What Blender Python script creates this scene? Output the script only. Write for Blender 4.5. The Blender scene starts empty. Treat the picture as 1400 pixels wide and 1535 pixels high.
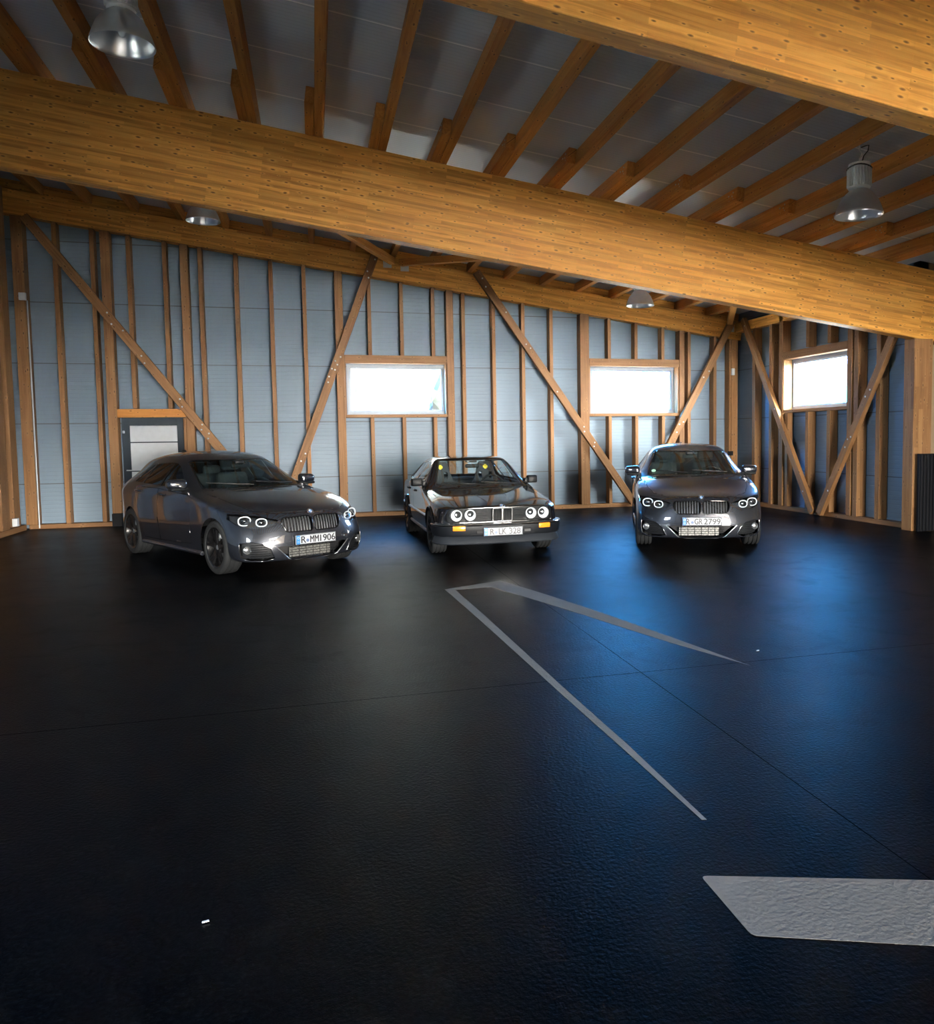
# knobs for the daylight
SKY_BACK = (.048, .36, .95)
SKY_SIDE = (1.5, 1.9, 2.5)
SKY_FRONT = (3.5, 3.3, 3.0)
SKY_STRENGTH = 14.0
SUN = 380.0
EXPOSURE = 2.28
import bpy, bmesh, math, random
from mathutils import Vector, Matrix, Euler
from mathutils.bvhtree import BVHTree

random.seed(7)
PI = math.pi
SC = bpy.context.scene
COL = SC.collection

# ------------------------------------------------------------------ node helpers
def new_mat(name):
    m = bpy.data.materials.new(name)
    m.use_nodes = True
    nt = m.node_tree
    nt.nodes.clear()
    out = nt.nodes.new('ShaderNodeOutputMaterial')
    return m, nt, out

def nd(nt, kind, **kw):
    n = nt.nodes.new(kind)
    for k, v in kw.items():
        if k == 'inp':
            for kk, vv in v.items():
                n.inputs[kk].default_value = vv
        else:
            setattr(n, k, v)
    return n

def lk(nt, a, b):
    nt.links.new(a, b)

def math_n(nt, op, a, b=None, c=None, clamp=False):
    n = nt.nodes.new('ShaderNodeMath')
    n.operation = op
    n.use_clamp = clamp
    for i, v in enumerate((a, b, c)):
        if v is None:
            continue
        if isinstance(v, (int, float)):
            n.inputs[i].default_value = v
        else:
            nt.links.new(v, n.inputs[i])
    return n.outputs[0]

def mixc(nt, fac, a, b, blend='MIX'):
    n = nt.nodes.new('ShaderNodeMix')
    n.data_type = 'RGBA'
    n.blend_type = blend
    n.clamp_factor = True
    for s, v in ((n.inputs[0], fac), (n.inputs[6], a), (n.inputs[7], b)):
        if isinstance(v, (int, float)):
            s.default_value = v
        elif isinstance(v, tuple):
            s.default_value = v if len(v) == 4 else (*v, 1)
        else:
            nt.links.new(v, s)
    return n.outputs[2]

def ramp(nt, fac, stops):
    n = nt.nodes.new('ShaderNodeValToRGB')
    e = n.color_ramp.elements
    while len(e) < len(stops):
        e.new(0.5)
    for el, (p, c) in zip(e, stops):
        el.position = p
        el.color = c if len(c) == 4 else (*c, 1)
    nt.links.new(fac, n.inputs[0])
    return n.outputs[0]

def simple(name, col, rough=0.5, metal=0.0, coat=0.0, spec=0.5, bump=None, coat_rough=0.03):
    m, nt, out = new_mat(name)
    p = nd(nt, 'ShaderNodeBsdfPrincipled')
    p.inputs['Base Color'].default_value = (*col, 1)
    p.inputs['Roughness'].default_value = rough
    p.inputs['Metallic'].default_value = metal
    p.inputs['Coat Weight'].default_value = coat
    p.inputs['Coat Roughness'].default_value = coat_rough
    p.inputs['Coat IOR'].default_value = 1.85 if coat >= 1 else 1.5
    p.inputs['Specular IOR Level'].default_value = spec
    # slight procedural unevenness, so no surface is perfectly flat in tone
    tc = nd(nt, 'ShaderNodeTexCoord')
    nz = nd(nt, 'ShaderNodeTexNoise', inp={'Scale': 9.0, 'Detail': 3.0})
    lk(nt, tc.outputs['Object'], nz.inputs['Vector'])
    c = mixc(nt, nz.outputs[0], tuple(x * 0.9 for x in col), tuple(min(1, x * 1.1) for x in col))
    lk(nt, c, p.inputs['Base Color'])
    if bump:
        nb = nd(nt, 'ShaderNodeTexNoise', inp={'Scale': bump[0], 'Detail': 4.0})
        lk(nt, tc.outputs['Object'], nb.inputs['Vector'])
        b = nd(nt, 'ShaderNodeBump', inp={'Strength': bump[1], 'Distance': bump[2]})
        lk(nt, nb.outputs[0], b.inputs['Height'])
        lk(nt, b.outputs[0], p.inputs['Normal'])
    lk(nt, p.outputs[0], out.inputs[0])
    return m

def glass_mat(name, tint, refl=1.0, ior=1.5):
    m, nt, out = new_mat(name)
    tr = nd(nt, 'ShaderNodeBsdfTransparent')
    tr.inputs[0].default_value = (*tint, 1)
    gl = nd(nt, 'ShaderNodeBsdfGlossy')
    gl.inputs['Roughness'].default_value = 0.015
    gl.inputs['Color'].default_value = (refl, refl, refl, 1)
    lw = nd(nt, 'ShaderNodeLayerWeight', inp={'Blend': .5})      # facing = 1 - |cos|, same from both sides
    f0 = ((ior - 1) / (ior + 1)) ** 2 * 1.6
    fr = math_n(nt, 'MULTIPLY_ADD', math_n(nt, 'POWER', lw.outputs['Facing'], 5.0), 1 - f0, f0, clamp=True)
    mx = nd(nt, 'ShaderNodeMixShader')
    lk(nt, fr, mx.inputs[0])
    lk(nt, tr.outputs[0], mx.inputs[1])
    lk(nt, gl.outputs[0], mx.inputs[2])
    lk(nt, mx.outputs[0], out.inputs[0])
    return m

def wood_mat(name, lam, tones, grain=1.0, knots=1.0, rough=0.55):
    """timber whose grain runs along the object's own X axis; lam = glued lamella height or None"""
    m, nt, out = new_mat(name)
    p = nd(nt, 'ShaderNodeBsdfPrincipled')
    p.inputs['Roughness'].default_value = rough
    p.inputs['Specular IOR Level'].default_value = 0.35
    tc = nd(nt, 'ShaderNodeTexCoord')
    oi = nd(nt, 'ShaderNodeObjectInfo')
    sep = nd(nt, 'ShaderNodeSeparateXYZ')
    lk(nt, tc.outputs['Object'], sep.inputs[0])
    rnd = math_n(nt, 'MULTIPLY', oi.outputs['Random'], 37.0)
    x = math_n(nt, 'ADD', sep.outputs[0], rnd)
    yz = math_n(nt, 'ADD', sep.outputs[1], sep.outputs[2])
    # long grain
    cg = nd(nt, 'ShaderNodeCombineXYZ')
    lk(nt, math_n(nt, 'MULTIPLY', x, 1.3), cg.inputs[0])
    lk(nt, math_n(nt, 'MULTIPLY', sep.outputs[1], 34.0), cg.inputs[1])
    lk(nt, math_n(nt, 'MULTIPLY', sep.outputs[2], 34.0), cg.inputs[2])
    ng = nd(nt, 'ShaderNodeTexNoise', inp={'Scale': 1.0, 'Detail': 5.0, 'Roughness': 0.6, 'Distortion': 0.6})
    lk(nt, cg.outputs[0], ng.inputs['Vector'])
    fac = ng.outputs[0]
    lamrnd = None
    if lam:
        cb = nd(nt, 'ShaderNodeCombineXYZ')
        lk(nt, x, cb.inputs[0])
        lk(nt, math_n(nt, 'ADD', yz, 7.0), cb.inputs[1])
        br = nd(nt, 'ShaderNodeTexBrick')
        br.offset = 0.37
        br.inputs['Scale'].default_value = 1.0
        br.inputs['Brick Width'].default_value = 0.95
        br.inputs['Row Height'].default_value = lam
        br.inputs['Mortar Size'].default_value = 0.0012
        br.inputs['Mortar Smooth'].default_value = 0.3
        br.inputs['Color1'].default_value = (0, 0, 0, 1)
        br.inputs['Color2'].default_value = (1, 1, 1, 1)
        br.inputs['Mortar'].default_value = (0.35, 0.35, 0.35, 1)
        lk(nt, cb.outputs[0], br.inputs['Vector'])
        lamrnd = br.outputs['Color']
    base = ramp(nt, fac, [(0.25, tones[0]), (0.5, tones[1]), (0.8, tones[2])])
    if lam:
        tint = ramp(nt, lamrnd, [(0.0, (0.74, 0.70, 0.64)), (0.5, (1, 1, 1)), (1.0, (1.16, 1.2, 1.26))])
        base = mixc(nt, 1.0, base, tint, 'MULTIPLY')
    else:
        tint = ramp(nt, oi.outputs['Random'], [(0, (0.8, 0.77, 0.74)), (0.5, (1, 1, 1)), (1, (1.12, 1.1, 1.06))])
        base = mixc(nt, 1.0, base, tint, 'MULTIPLY')
    # knots
    ck = nd(nt, 'ShaderNodeCombineXYZ')
    lk(nt, math_n(nt, 'MULTIPLY', x, 4.6), ck.inputs[0])
    lk(nt, math_n(nt, 'MULTIPLY', yz, 12.5 if lam else 11.0), ck.inputs[1])
    vo = nd(nt, 'ShaderNodeTexVoronoi', inp={'Scale': 1.0, 'Randomness': 1.0})
    vo.voronoi_dimensions = '2D'
    lk(nt, ck.outputs[0], vo.inputs['Vector'])
    sc2 = nd(nt, 'ShaderNodeSeparateColor')
    lk(nt, vo.outputs['Color'], sc2.inputs[0])
    size = math_n(nt, 'MULTIPLY_ADD', sc2.outputs[0], 0.15 * knots, 0.015)
    near = math_n(nt, 'DIVIDE', vo.outputs['Distance'], size)
    k = ramp(nt, near, [(0.0, (1, 1, 1)), (0.55, (0.75, 0.75, 0.75)), (1.0, (0, 0, 0))])
    halo = ramp(nt, math_n(nt, 'MULTIPLY', near, 0.4), [(0.3, (0.35, 0.35, 0.35)), (1.0, (0, 0, 0))])
    base = mixc(nt, halo, base, tuple(c * 1.25 for c in tones[2]))
    base = mixc(nt, k, base, (tones[0][0] * 0.33, tones[0][1] * 0.25, tones[0][2] * 0.2))
    lk(nt, base, p.inputs['Base Color'])
    b = nd(nt, 'ShaderNodeBump', inp={'Strength': 0.25 * grain, 'Distance': 0.004})
    lk(nt, fac, b.inputs['Height'])
    lk(nt, b.outputs[0], p.inputs['Normal'])
    lk(nt, p.outputs[0], out.inputs[0])
    return m

# ------------------------------------------------------------------ mesh helpers
def finish(me, smooth=None):
    if smooth is not None:
        for p in me.polygons:
            p.use_smooth = True
        if smooth < 179:
            me.set_sharp_from_angle(angle=math.radians(smooth))
    me.update()

def obj(name, bm, mats, parent=None, smooth=None, loc=None, rot=None):
    me = bpy.data.meshes.new(name)
    if isinstance(bm, bmesh.types.BMesh):
        bm.to_mesh(me)
        bm.free()
    else:
        me.from_pydata([tuple(v) for v in bm[0]], [], bm[1])
    if not isinstance(mats, (list, tuple)):
        mats = [mats]
    for m in mats:
        me.materials.append(m)
    finish(me, smooth)
    o = bpy.data.objects.new(name, me)
    COL.objects.link(o)
    if parent is not None:
        o.parent = parent
    if loc is not None:
        o.location = loc
    if rot is not None:
        o.rotation_euler = rot
    return o

def empty(name, loc=(0, 0, 0), rz=0.0, parent=None):
    o = bpy.data.objects.new(name, None)
    o.empty_display_size = 0.2
    COL.objects.link(o)
    o.location = loc
    o.rotation_euler = (0, 0, rz)
    if parent is not None:
        o.parent = parent
    return o

def tag(o, label, cat, group=None, kind=None):
    o['label'] = label
    o['category'] = cat
    if group:
        o['group'] = group
    if kind:
        o['kind'] = kind
    return o

def add_box(bm, c, s, rot=None, bevel=0.0, seg=1):
    r = bmesh.ops.create_cube(bm, size=1.0)
    vs = r['verts']
    bmesh.ops.scale(bm, vec=Vector(s), verts=vs)
    if bevel > 0:
        es = list({e for v in vs for e in v.link_edges})
        rb = bmesh.ops.bevel(bm, geom=es, offset=bevel, segments=seg, affect='EDGES', profile=0.5)
        vs = list({v for f in rb['faces'] for v in f.verts} | {v for v in vs if v.is_valid})
    if rot is not None:
        bmesh.ops.rotate(bm, cent=(0, 0, 0), matrix=rot, verts=vs)
    bmesh.ops.translate(bm, vec=Vector(c), verts=vs)
    return vs

def box_bm(c, s, rot=None, bevel=0.0, seg=1):
    bm = bmesh.new()
    add_box(bm, c, s, rot, bevel, seg)
    return bm

def add_tube(bm, pts, r, n=8, closed=False, cap=True):
    pts = [Vector(p) for p in pts]
    N = len(pts)
    rr = r if isinstance(r, (list, tuple)) else [r] * N
    rings = []
    prev = None
    for i, p in enumerate(pts):
        if closed:
            t = (pts[(i + 1) % N] - pts[i - 1]).normalized()
        else:
            t = (pts[min(i + 1, N - 1)] - pts[max(i - 1, 0)]).normalized()
        if prev is None:
            a = Vector((0, 0, 1)) if abs(t.z) < 0.9 else Vector((1, 0, 0))
            u = t.cross(a).normalized()
        else:
            u = (prev - t * prev.dot(t)).normalized()
        prev = u
        v = t.cross(u)
        rings.append([bm.verts.new(p + (u * math.cos(2 * PI * k / n) + v * math.sin(2 * PI * k / n)) * rr[i]) for k in range(n)])
    M = N if closed else N - 1
    for i in range(M):
        a, b = rings[i], rings[(i + 1) % N]
        for k in range(n):
            bm.faces.new((a[k], a[(k + 1) % n], b[(k + 1) % n], b[k]))
    if cap and not closed:
        bm.faces.new(rings[0][::-1])
        bm.faces.new(rings[-1])
    return bm

def tube_bm(pts, r, n=8, closed=False):
    bm = bmesh.new()
    add_tube(bm, pts, r, n, closed)
    bmesh.ops.recalc_face_normals(bm, faces=bm.faces[:])
    return bm

def add_lathe(bm, prof, axis='z', n=32, c=(0, 0, 0), closed=False):
    """prof: list of (radius, height along axis)"""
    rings = []
    for (r, h) in prof:
        ring = []
        for k in range(n):
            a = 2 * PI * k / n
            u, v = r * math.cos(a), r * math.sin(a)
            if axis == 'z':
                co = (u, v, h)
            elif axis == 'y':
                co = (u, h, v)
            else:
                co = (h, u, v)
            ring.append(bm.verts.new(Vector(co) + Vector(c)))
        rings.append(ring)
    m = len(rings)
    for i in range(m if closed else m - 1):
        a, b = rings[i], rings[(i + 1) % m]
        for k in range(n):
            bm.faces.new((a[k], a[(k + 1) % n], b[(k + 1) % n], b[k]))
    if not closed:
        if prof[0][0] < 0.0015 or prof[-1][0] < 0.0015:
            pass
        bmesh.ops.remove_doubles(bm, verts=[v for ring in (rings[0], rings[-1]) for v in ring], dist=1e-6)
    return bm

def lathe_bm(prof, axis='z', n=32, c=(0, 0, 0), closed=False):
    bm = bmesh.new()
    add_lathe(bm, prof, axis, n, c, closed)
    bmesh.ops.recalc_face_normals(bm, faces=bm.faces[:])
    return bm

def prism_bm(poly, z0, z1):
    """polygon in xy extruded between two heights"""
    bm = bmesh.new()
    a = [bm.verts.new((x, y, z0)) for x, y in poly]
    b = [bm.verts.new((x, y, z1)) for x, y in poly]
    n = len(poly)
    bm.faces.new(a[::-1])
    bm.faces.new(b)
    for i in range(n):
        bm.faces.new((a[i], a[(i + 1) % n], b[(i + 1) % n], b[i]))
    bmesh.ops.recalc_face_normals(bm, faces=bm.faces[:])
    return bm

def dup_tree(o, parent=None):
    c = o.copy()
    COL.objects.link(c)
    if parent is not None:
        c.parent = parent
    for ch in list(o.children):
        dup_tree(ch, c)
    return c

def text_mesh(s, size, sx=1.0, align='LEFT'):
    cu = bpy.data.curves.new('lettering_curve', 'FONT')
    cu.body = s
    cu.size = size
    cu.align_x = align
    cu.align_y = 'CENTER'
    cu.extrude = 0.0008
    to = bpy.data.objects.new('lettering_curve', cu)
    COL.objects.link(to)
    dg = bpy.context.evaluated_depsgraph_get()
    dg.update()
    me = bpy.data.meshes.new_from_object(to.evaluated_get(dg))
    bpy.data.objects.remove(to)
    bpy.data.curves.remove(cu)
    bm = bmesh.new()
    bm.from_mesh(me)
    bpy.data.meshes.remove(me)
    bmesh.ops.scale(bm, vec=(sx, 1, 1), verts=bm.verts[:])
    return bm

def timber(name, p0, p1, w, h, mat, parent=None, up=(0, 0, 1), bevel=0.004, ends=(0, 0)):
    """square-cut timber from p0 to p1 (centre line); w across, h along `up`"""
    p0, p1, up = Vector(p0), Vector(p1), Vector(up)
    X = (p1 - p0)
    L = X.length
    X.normalize()
    Y = up.cross(X).normalized()
    Z = X.cross(Y)
    bm = box_bm((L / 2, 0, 0), (L, w, h), None, bevel)
    for v in bm.verts:                     # slanted end cuts
        if v.co.x < L / 2:
            v.co.x += ends[0] * v.co.z
        else:
            v.co.x += ends[1] * v.co.z
    M = Matrix((X, Y, Z)).transposed().to_4x4()
    M.translation = p0
    o = obj(name, bm, mat, None)
    o.matrix_basis = M
    if parent is not None:
        o.parent = parent
        o.matrix_parent_inverse = parent.matrix_basis.inverted()
    return o
# ------------------------------------------------------------------ car body tools
def build_shell(top, side, front, rear, creases=None, sub=3):
    """half cage (y>=0) -> mirrored, subdivided closed-topped shell.
    top[i][v], side[i][k], front[v][k], rear[v][k]; side[0]==front[-1], side[-1]==rear[-1]"""
    bm = bmesh.new()
    cache = {}
    def V(p, s):
        y = p[1] * s
        if abs(y) < 1e-6:
            y = 0.0
        key = (round(p[0], 5), round(y, 5), round(p[2], 5))
        if key not in cache:
            cache[key] = bm.verts.new((p[0], y, p[2]))
        return cache[key]
    def quad(a, b, c, d, s):
        vs = [V(p, s) for p in (a, b, c, d)]
        u = []
        for v in vs:
            if v not in u:
                u.append(v)
        if len(u) >= 3:
            try:
                bm.faces.new(u if s > 0 else u[::-1])
            except ValueError:
                pass
    nI, nV, nK = len(top), len(top[0]), len(side[0])
    for s in (1, -1):
        for i in range(nI - 1):
            for v in range(nV - 1):
                quad(top[i][v], top[i][v + 1], top[i + 1][v + 1], top[i + 1][v], s)
            col_a = [top[i][-1]] + side[i]
            col_b = [top[i + 1][-1]] + side[i + 1]
            for k in range(nK):
                quad(col_a[k], col_a[k + 1], col_b[k + 1], col_b[k], s)
        for v in range(nV - 1):
            a = [top[0][v]] + front[v]
            b = [top[0][v + 1]] + front[v + 1]
            for k in range(nK):
                quad(a[k], a[k + 1], b[k + 1], b[k], s)
            a = [top[-1][v]] + rear[v]
            b = [top[-1][v + 1]] + rear[v + 1]
            for k in range(nK):
                quad(a[k], b[k], b[k + 1], a[k + 1], s)
    bmesh.ops.recalc_face_normals(bm, faces=bm.faces[:])
    if creases:
        lay = bm.edges.layers.float.get('crease_edge') or bm.edges.layers.float.new('crease_edge')
        for (pa, pb, val) in creases:
            for s in (1, -1):
                va, vb = V(pa, s), V(pb, s)
                e = bm.edges.get((va, vb))
                if e:
                    e[lay] = val
    me = bpy.data.meshes.new('shell')
    bm.to_mesh(me)
    bm.free()
    o = bpy.data.objects.new('shell', me)
    COL.objects.link(o)
    md = o.modifiers.new('s', 'SUBSURF')
    md.levels = sub
    md.render_levels = sub
    dg = bpy.context.evaluated_depsgraph_get()
    dg.update()
    me2 = bpy.data.meshes.new_from_object(o.evaluated_get(dg))
    out = bmesh.new()
    out.from_mesh(me2)
    bpy.data.objects.remove(o)
    bpy.data.meshes.remove(me)
    bpy.data.meshes.remove(me2)
    # outward normals
    if sum(f.normal.z for f in out.faces if f.calc_center_median().z > 1.2) < 0:
        bmesh.ops.reverse_faces(out, faces=out.faces[:])
    out.normal_update()
    return out

def inside_poly(p, poly):
    n = len(poly)
    for i in range(n):
        (ax, ay), (bx, by) = poly[i], poly[(i + 1) % n]
        if (bx - ax) * (p[1] - ay) - (by - ay) * (p[0] - ax) < -1e-7:
            return False
    return True

def cookie(bm, poly, ax, cond):
    """cut a convex outline (seen along the axis not in ax) into the shell; returns the faces inside"""
    area = sum(poly[i][0] * poly[(i + 1) % len(poly)][1] - poly[(i + 1) % len(poly)][0] * poly[i][1] for i in range(len(poly)))
    if area < 0:
        poly = poly[::-1]
    lo = [min(p[d] for p in poly) - 0.09 for d in (0, 1)]
    hi = [max(p[d] for p in poly) + 0.09 for d in (0, 1)]
    faces = []
    for f in bm.faces:
        c = f.calc_center_median()
        if lo[0] < c[ax[0]] < hi[0] and lo[1] < c[ax[1]] < hi[1] and cond(c, f.normal):
            faces.append(f)
    n = len(poly)
    for i in range(n):
        (x0, y0), (x1, y1) = poly[i], poly[(i + 1) % n]
        no = Vector((0, 0, 0))
        no[ax[0]] = y1 - y0
        no[ax[1]] = -(x1 - x0)
        co = Vector((0, 0, 0))
        co[ax[0]], co[ax[1]] = x0, y0
        no.normalize()
        geom = list({g for f in faces for g in (*f.verts, *f.edges)}) + faces
        if not faces:
            return []
        r = bmesh.ops.bisect_plane(bm, geom=geom, dist=1e-5, plane_co=co, plane_no=no)
        cand = [g for g in r['geom'] if isinstance(g, bmesh.types.BMFace) and g.is_valid]
        faces = [f for f in set(cand) if (f.calc_center_median() - co).dot(no) < 0]
    return faces

def split_sides(faces):
    return [f for f in faces if f.calc_center_median().y > 0], [f for f in faces if f.calc_center_median().y <= 0]

def gap(bm, faces, t=0.004):
    """leave a shut-line round a panel: returns the panel's faces after removing a thin rim"""
    faces = [f for f in faces if f.is_valid]
    try:
        r = bmesh.ops.inset_region(bm, faces=faces, thickness=t, depth=0.0, use_even_offset=True, use_boundary=True)
        rim = [f for f in r['faces'] if f.is_valid]
        bmesh.ops.delete(bm, geom=rim, context='FACES')
    except Exception:
        pass
    return [f for f in faces if f.is_valid]

def extract(bm, faces, keep=False, offset=0.0):
    """copy faces out to a bmesh of their own (moved along their normals), removing them from bm"""
    new = bmesh.new()
    mp = {}
    nrm = {}
    for f in faces:
        for v in f.verts:
            nrm.setdefault(v, Vector())
            nrm[v] += f.normal
    for f in faces:
        vs = []
        for v in f.verts:
            if v not in mp:
                mp[v] = new.verts.new(v.co + nrm[v].normalized() * offset)
            vs.append(mp[v])
        new.faces.new(vs)
    if not keep:
        bmesh.ops.delete(bm, geom=list(faces), context='FACES')
    return new

def thicken(bm, t):
    """give an open sheet a real thickness towards the inside; inner faces get material slot 1"""
    bm.normal_update()
    old = bm.faces[:]
    r = bmesh.ops.solidify(bm, geom=old, thickness=t)
    oldset = set(old)
    return bm

def circle(cx, cz, r, n=28, a0=0, a1=2 * PI):
    return [(cx + r * math.cos(a0 + (a1 - a0) * k / n), cz + r * math.sin(a0 + (a1 - a0) * k / n)) for k in range(n)]

class Surf:
    """ray queries on the uncut body"""
    def __init__(self, bm):
        bm.faces.ensure_lookup_table()
        self.t = BVHTree.FromBMesh(bm)
    def front(self, y, z, dx=0.0):
        h = self.t.ray_cast(Vector((3, y, z)), Vector((-1, 0, 0)))
        return Vector((h[0].x + dx, y, z)), h[1]
    def top(self, x, y, dz=0.0):
        h = self.t.ray_cast(Vector((x, y, 4)), Vector((0, 0, -1)))
        return Vector((x, y, h[0].z + dz)), h[1]
    def sidey(self, x, z, s, dy=0.0):
        h = self.t.ray_cast(Vector((x, 3 * s, z)), Vector((0, -s, 0)))
        if h[0] is None:
            return Vector((x, 0.8 * s, z)), Vector((0, s, 0))
        return Vector((x, h[0].y + dy * s, z)), h[1]
    def outline(self, poly, dx=0.0, step=0.03):
        pts = []
        n = len(poly)
        for i in range(n):
            a, b = Vector(poly[i]), Vector(poly[(i + 1) % n])
            m = max(1, int((b - a).length / step))
            for k in range(m):
                q = a.lerp(b, k / m)
                pts.append(self.front(q[0], q[1], dx)[0])
        return pts

def round_poly(poly, r, n=4):
    """round the corners of a polygon"""
    out = []
    N = len(poly)
    for i in range(N):
        p = Vector(poly[i])
        a = Vector(poly[i - 1]) - p
        b = Vector(poly[(i + 1) % N]) - p
        rr = min(r, a.length * 0.45, b.length * 0.45)
        pa, pb = p + a.normalized() * rr, p + b.normalized() * rr
        for k in range(n + 1):
            t = k / n
            out.append(tuple(pa * (1 - t) ** 2 + p * 2 * t * (1 - t) + pb * t ** 2))
    return out

# ------------------------------------------------------------------ shared car pieces
def make_wheel(root, x, y, R, w, rimR, spokes, M, side):
    """side=+1 when the outer face looks towards +y"""
    wl = empty('wheel', (x, y, R), 0.0, root)
    h = w / 2
    prof = []
    # tyre section with three tread grooves
    prof += [(rimR, -h * 0.80), (rimR + 0.012, -h * 0.97), (rimR + (R - rimR) * 0.5, -h), (R - 0.018, -h * 0.95), (R - 0.004, -h * 0.82)]
    for g in (-0.5, 0.0, 0.5):
        prof += [(R, g * h - 0.012), (R - 0.010, g * h - 0.008), (R - 0.010, g * h + 0.008), (R, g * h + 0.012)]
    prof += [(R - 0.004, h * 0.82), (R - 0.018, h * 0.95), (rimR + (R - rimR) * 0.5, h), (rimR + 0.012, h * 0.97), (rimR, h * 0.80)]
    bm = lathe_bm(prof, 'y', 56)
    obj('tire', bm, M['rubber'], wl, smooth=35)
    s = side
    bm = bmesh.new()
    add_lathe(bm, [(rimR + 0.004, s * h * 0.90), (rimR - 0.012, s * h * 0.86), (rimR - 0.02, s * h * 0.5), (rimR - 0.035, s * -h * 0.6), (rimR - 0.004, s * -h * 0.85)], 'y', 48)
    ns = spokes['n']
    for i in range(ns):
        for da in spokes['pair']:
            a = 2 * PI * i / ns + spokes.get('a0', 0.3)
            a1, a2 = a + da * 0.45, a + da
            pts = []
            for t in (0.0, 0.35, 0.7, 1.0):
                r = 0.05 + (rimR - 0.02 - 0.05) * t
                aa = a1 + (a2 - a1) * t
                pts.append(Vector((r * math.cos(aa), s * h * (0.62 + 0.16 * t), r * math.sin(aa))))
            for k in range(3):
                p, q = pts[k], pts[k + 1]
                d = (q - p)
                t_ = d.normalized()
                side_v = Vector((0, 1, 0)).cross(t_).normalized()
                wd = spokes['w'] * (1.0 if k else 1.25)
                vs = []
                for P, ww in ((p, wd), (q, spokes['w'])):
                    for sy in (-0.014, 0.014):
                        for sw in (-1, 1):
                            vs.append(bm.verts.new(P + side_v * sw * ww + Vector((0, sy, 0))))
                a_, b_, c_, d_, e_, f_, g_, h_ = vs
                for q4 in ((a_, b_, d_, c_), (e_, g_, h_, f_), (a_, c_, g_, e_), (b_, f_, h_, d_), (a_, e_, f_, b_), (c_, d_, h_, g_)):
                    bm.faces.new(q4)
    add_lathe(bm, [(0.0, s * h * 0.62), (0.055, s * h * 0.62), (0.075, s * h * 0.50), (0.075, s * h * 0.1)], 'y', 24)
    for i in range(5):
        a = 2 * PI * i / 5 + 0.6
        add_lathe(bm, [(0.0, s * h * 0.68), (0.011, s * h * 0.66), (0.011, s * h * 0.45)], 'y', 10, (0.048 * math.cos(a), 0, 0.048 * math.sin(a)))
    bmesh.ops.recalc_face_normals(bm, faces=bm.faces[:])
    obj('rim', bm, M['rim'], wl, smooth=30)
    bm = lathe_bm([(0.0, s * h * 0.66), (0.028, s * h * 0.655), (0.031, s * h * 0.6)], 'y', 20)
    obj('hub_cap', bm, M['hubcap'], wl, smooth=30)
    bm = lathe_bm([(0.05, -s * h * 0.05), (rimR - 0.05, -s * h * 0.05), (rimR - 0.05, -s * h * 0.2), (0.05, -s * h * 0.2)], 'y', 32, closed=True)
    obj('brake_disc', bm, M['steel'], wl, smooth=30)
    bm = box_bm((rimR * 0.60 * math.cos(2.6), -s * h * 0.1, rimR * 0.60 * math.sin(2.6)), (0.09, 0.07, 0.16), Matrix.Rotation(-2.6 + PI, 3, 'Y') if False else None, 0.012)
    obj('brake_caliper', bm, M['steel'], wl)
    return wl

def make_plate(root, centre, tilt, parts, M):
    """European front plate facing +x; parts = list of (text, left end, width) seen from the front"""
    W, Hh = 0.52, 0.11
    pl = box_bm((0, 0, 0), (0.010, W, Hh), None, 0.003)
    o = obj('license_plate', pl, M['plate_white'], root, loc=centre, rot=(0, tilt, 0))
    o['label'] = 'white licence plate reading ' + ' '.join(p[0] for p in parts if p[0] != 'o')
    bm = bmesh.new()
    rp = round_poly([(-W / 2 + .004, -Hh / 2 + .004), (W / 2 - .004, -Hh / 2 + .004), (W / 2 - .004, Hh / 2 - .004), (-W / 2 + .004, Hh / 2 - .004)], 0.012)
    add_tube(bm, [(0.0055, a, b) for a, b in rp], 0.0022, 4, closed=True)
    obj('plate_rim', bm, M['plate_black'], o)
    # seen from the front the car's right (-y) is at the left
    bm = box_bm((0.0056, -W / 2 + .029, 0), (0.002, 0.044, Hh - 0.012), None, 0.0)
    obj('euro_band', bm, M['plate_blue'], o)
    bm = bmesh.new()
    for k in range(12):
        a = 2 * PI * k / 12
        add_box(bm, (0.0070, -W / 2 + .029 + 0.012 * math.cos(a), 0.022 + 0.012 * math.sin(a)), (0.0012, 0.0036, 0.0036))
    obj('band_stars', bm, M['yellow'], o)
    bm = text_mesh('D', 0.034, 1.0, 'CENTER')
    place_text(bm, Vector((0.0062, -W / 2 + .029, -0.025)))
    obj('band_letter', bm, M['plate_white'], o)
    for (s, y0, sx) in parts:
        if s == 'o':
            bm = lathe_bm([(0.0, 0.0075), (0.019, 0.0075), (0.019, 0.0055)], 'x', 24, (0, y0, -0.012))
            obj('registration_seal', bm, M['seal'], o)
        else:
            bm = text_mesh(s, 0.108, 1.0, 'LEFT')
            x0, x1 = min(v.co.x for v in bm.verts), max(v.co.x for v in bm.verts)
            z0, z1 = min(v.co.y for v in bm.verts), max(v.co.y for v in bm.verts)
            for v in bm.verts:
                v.co.x = (v.co.x - x0) * sx / (x1 - x0)
                v.co.y = ((v.co.y - z0) / (z1 - z0) - 0.5) * 0.076
            place_text(bm, Vector((0.0056, y0, 0.0)))
            for k, (dy, dz) in enumerate(((.0022, .0), (-.0022, .0), (.0, .0015), (.0, -.0015))):   # bold strokes
                if k == 0:
                    src = bm.copy()
                tmp = src.copy()
                bmesh.ops.translate(tmp, vec=(.0001 * (k + 1), dy, dz), verts=tmp.verts[:])
                me_ = bpy.data.meshes.new('stroke')
                tmp.to_mesh(me_)
                tmp.free()
                bm.from_mesh(me_)
                bpy.data.meshes.remove(me_)
            src.free()
            obj('plate_lettering', bm, M['plate_black'], o)
    return o

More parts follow.
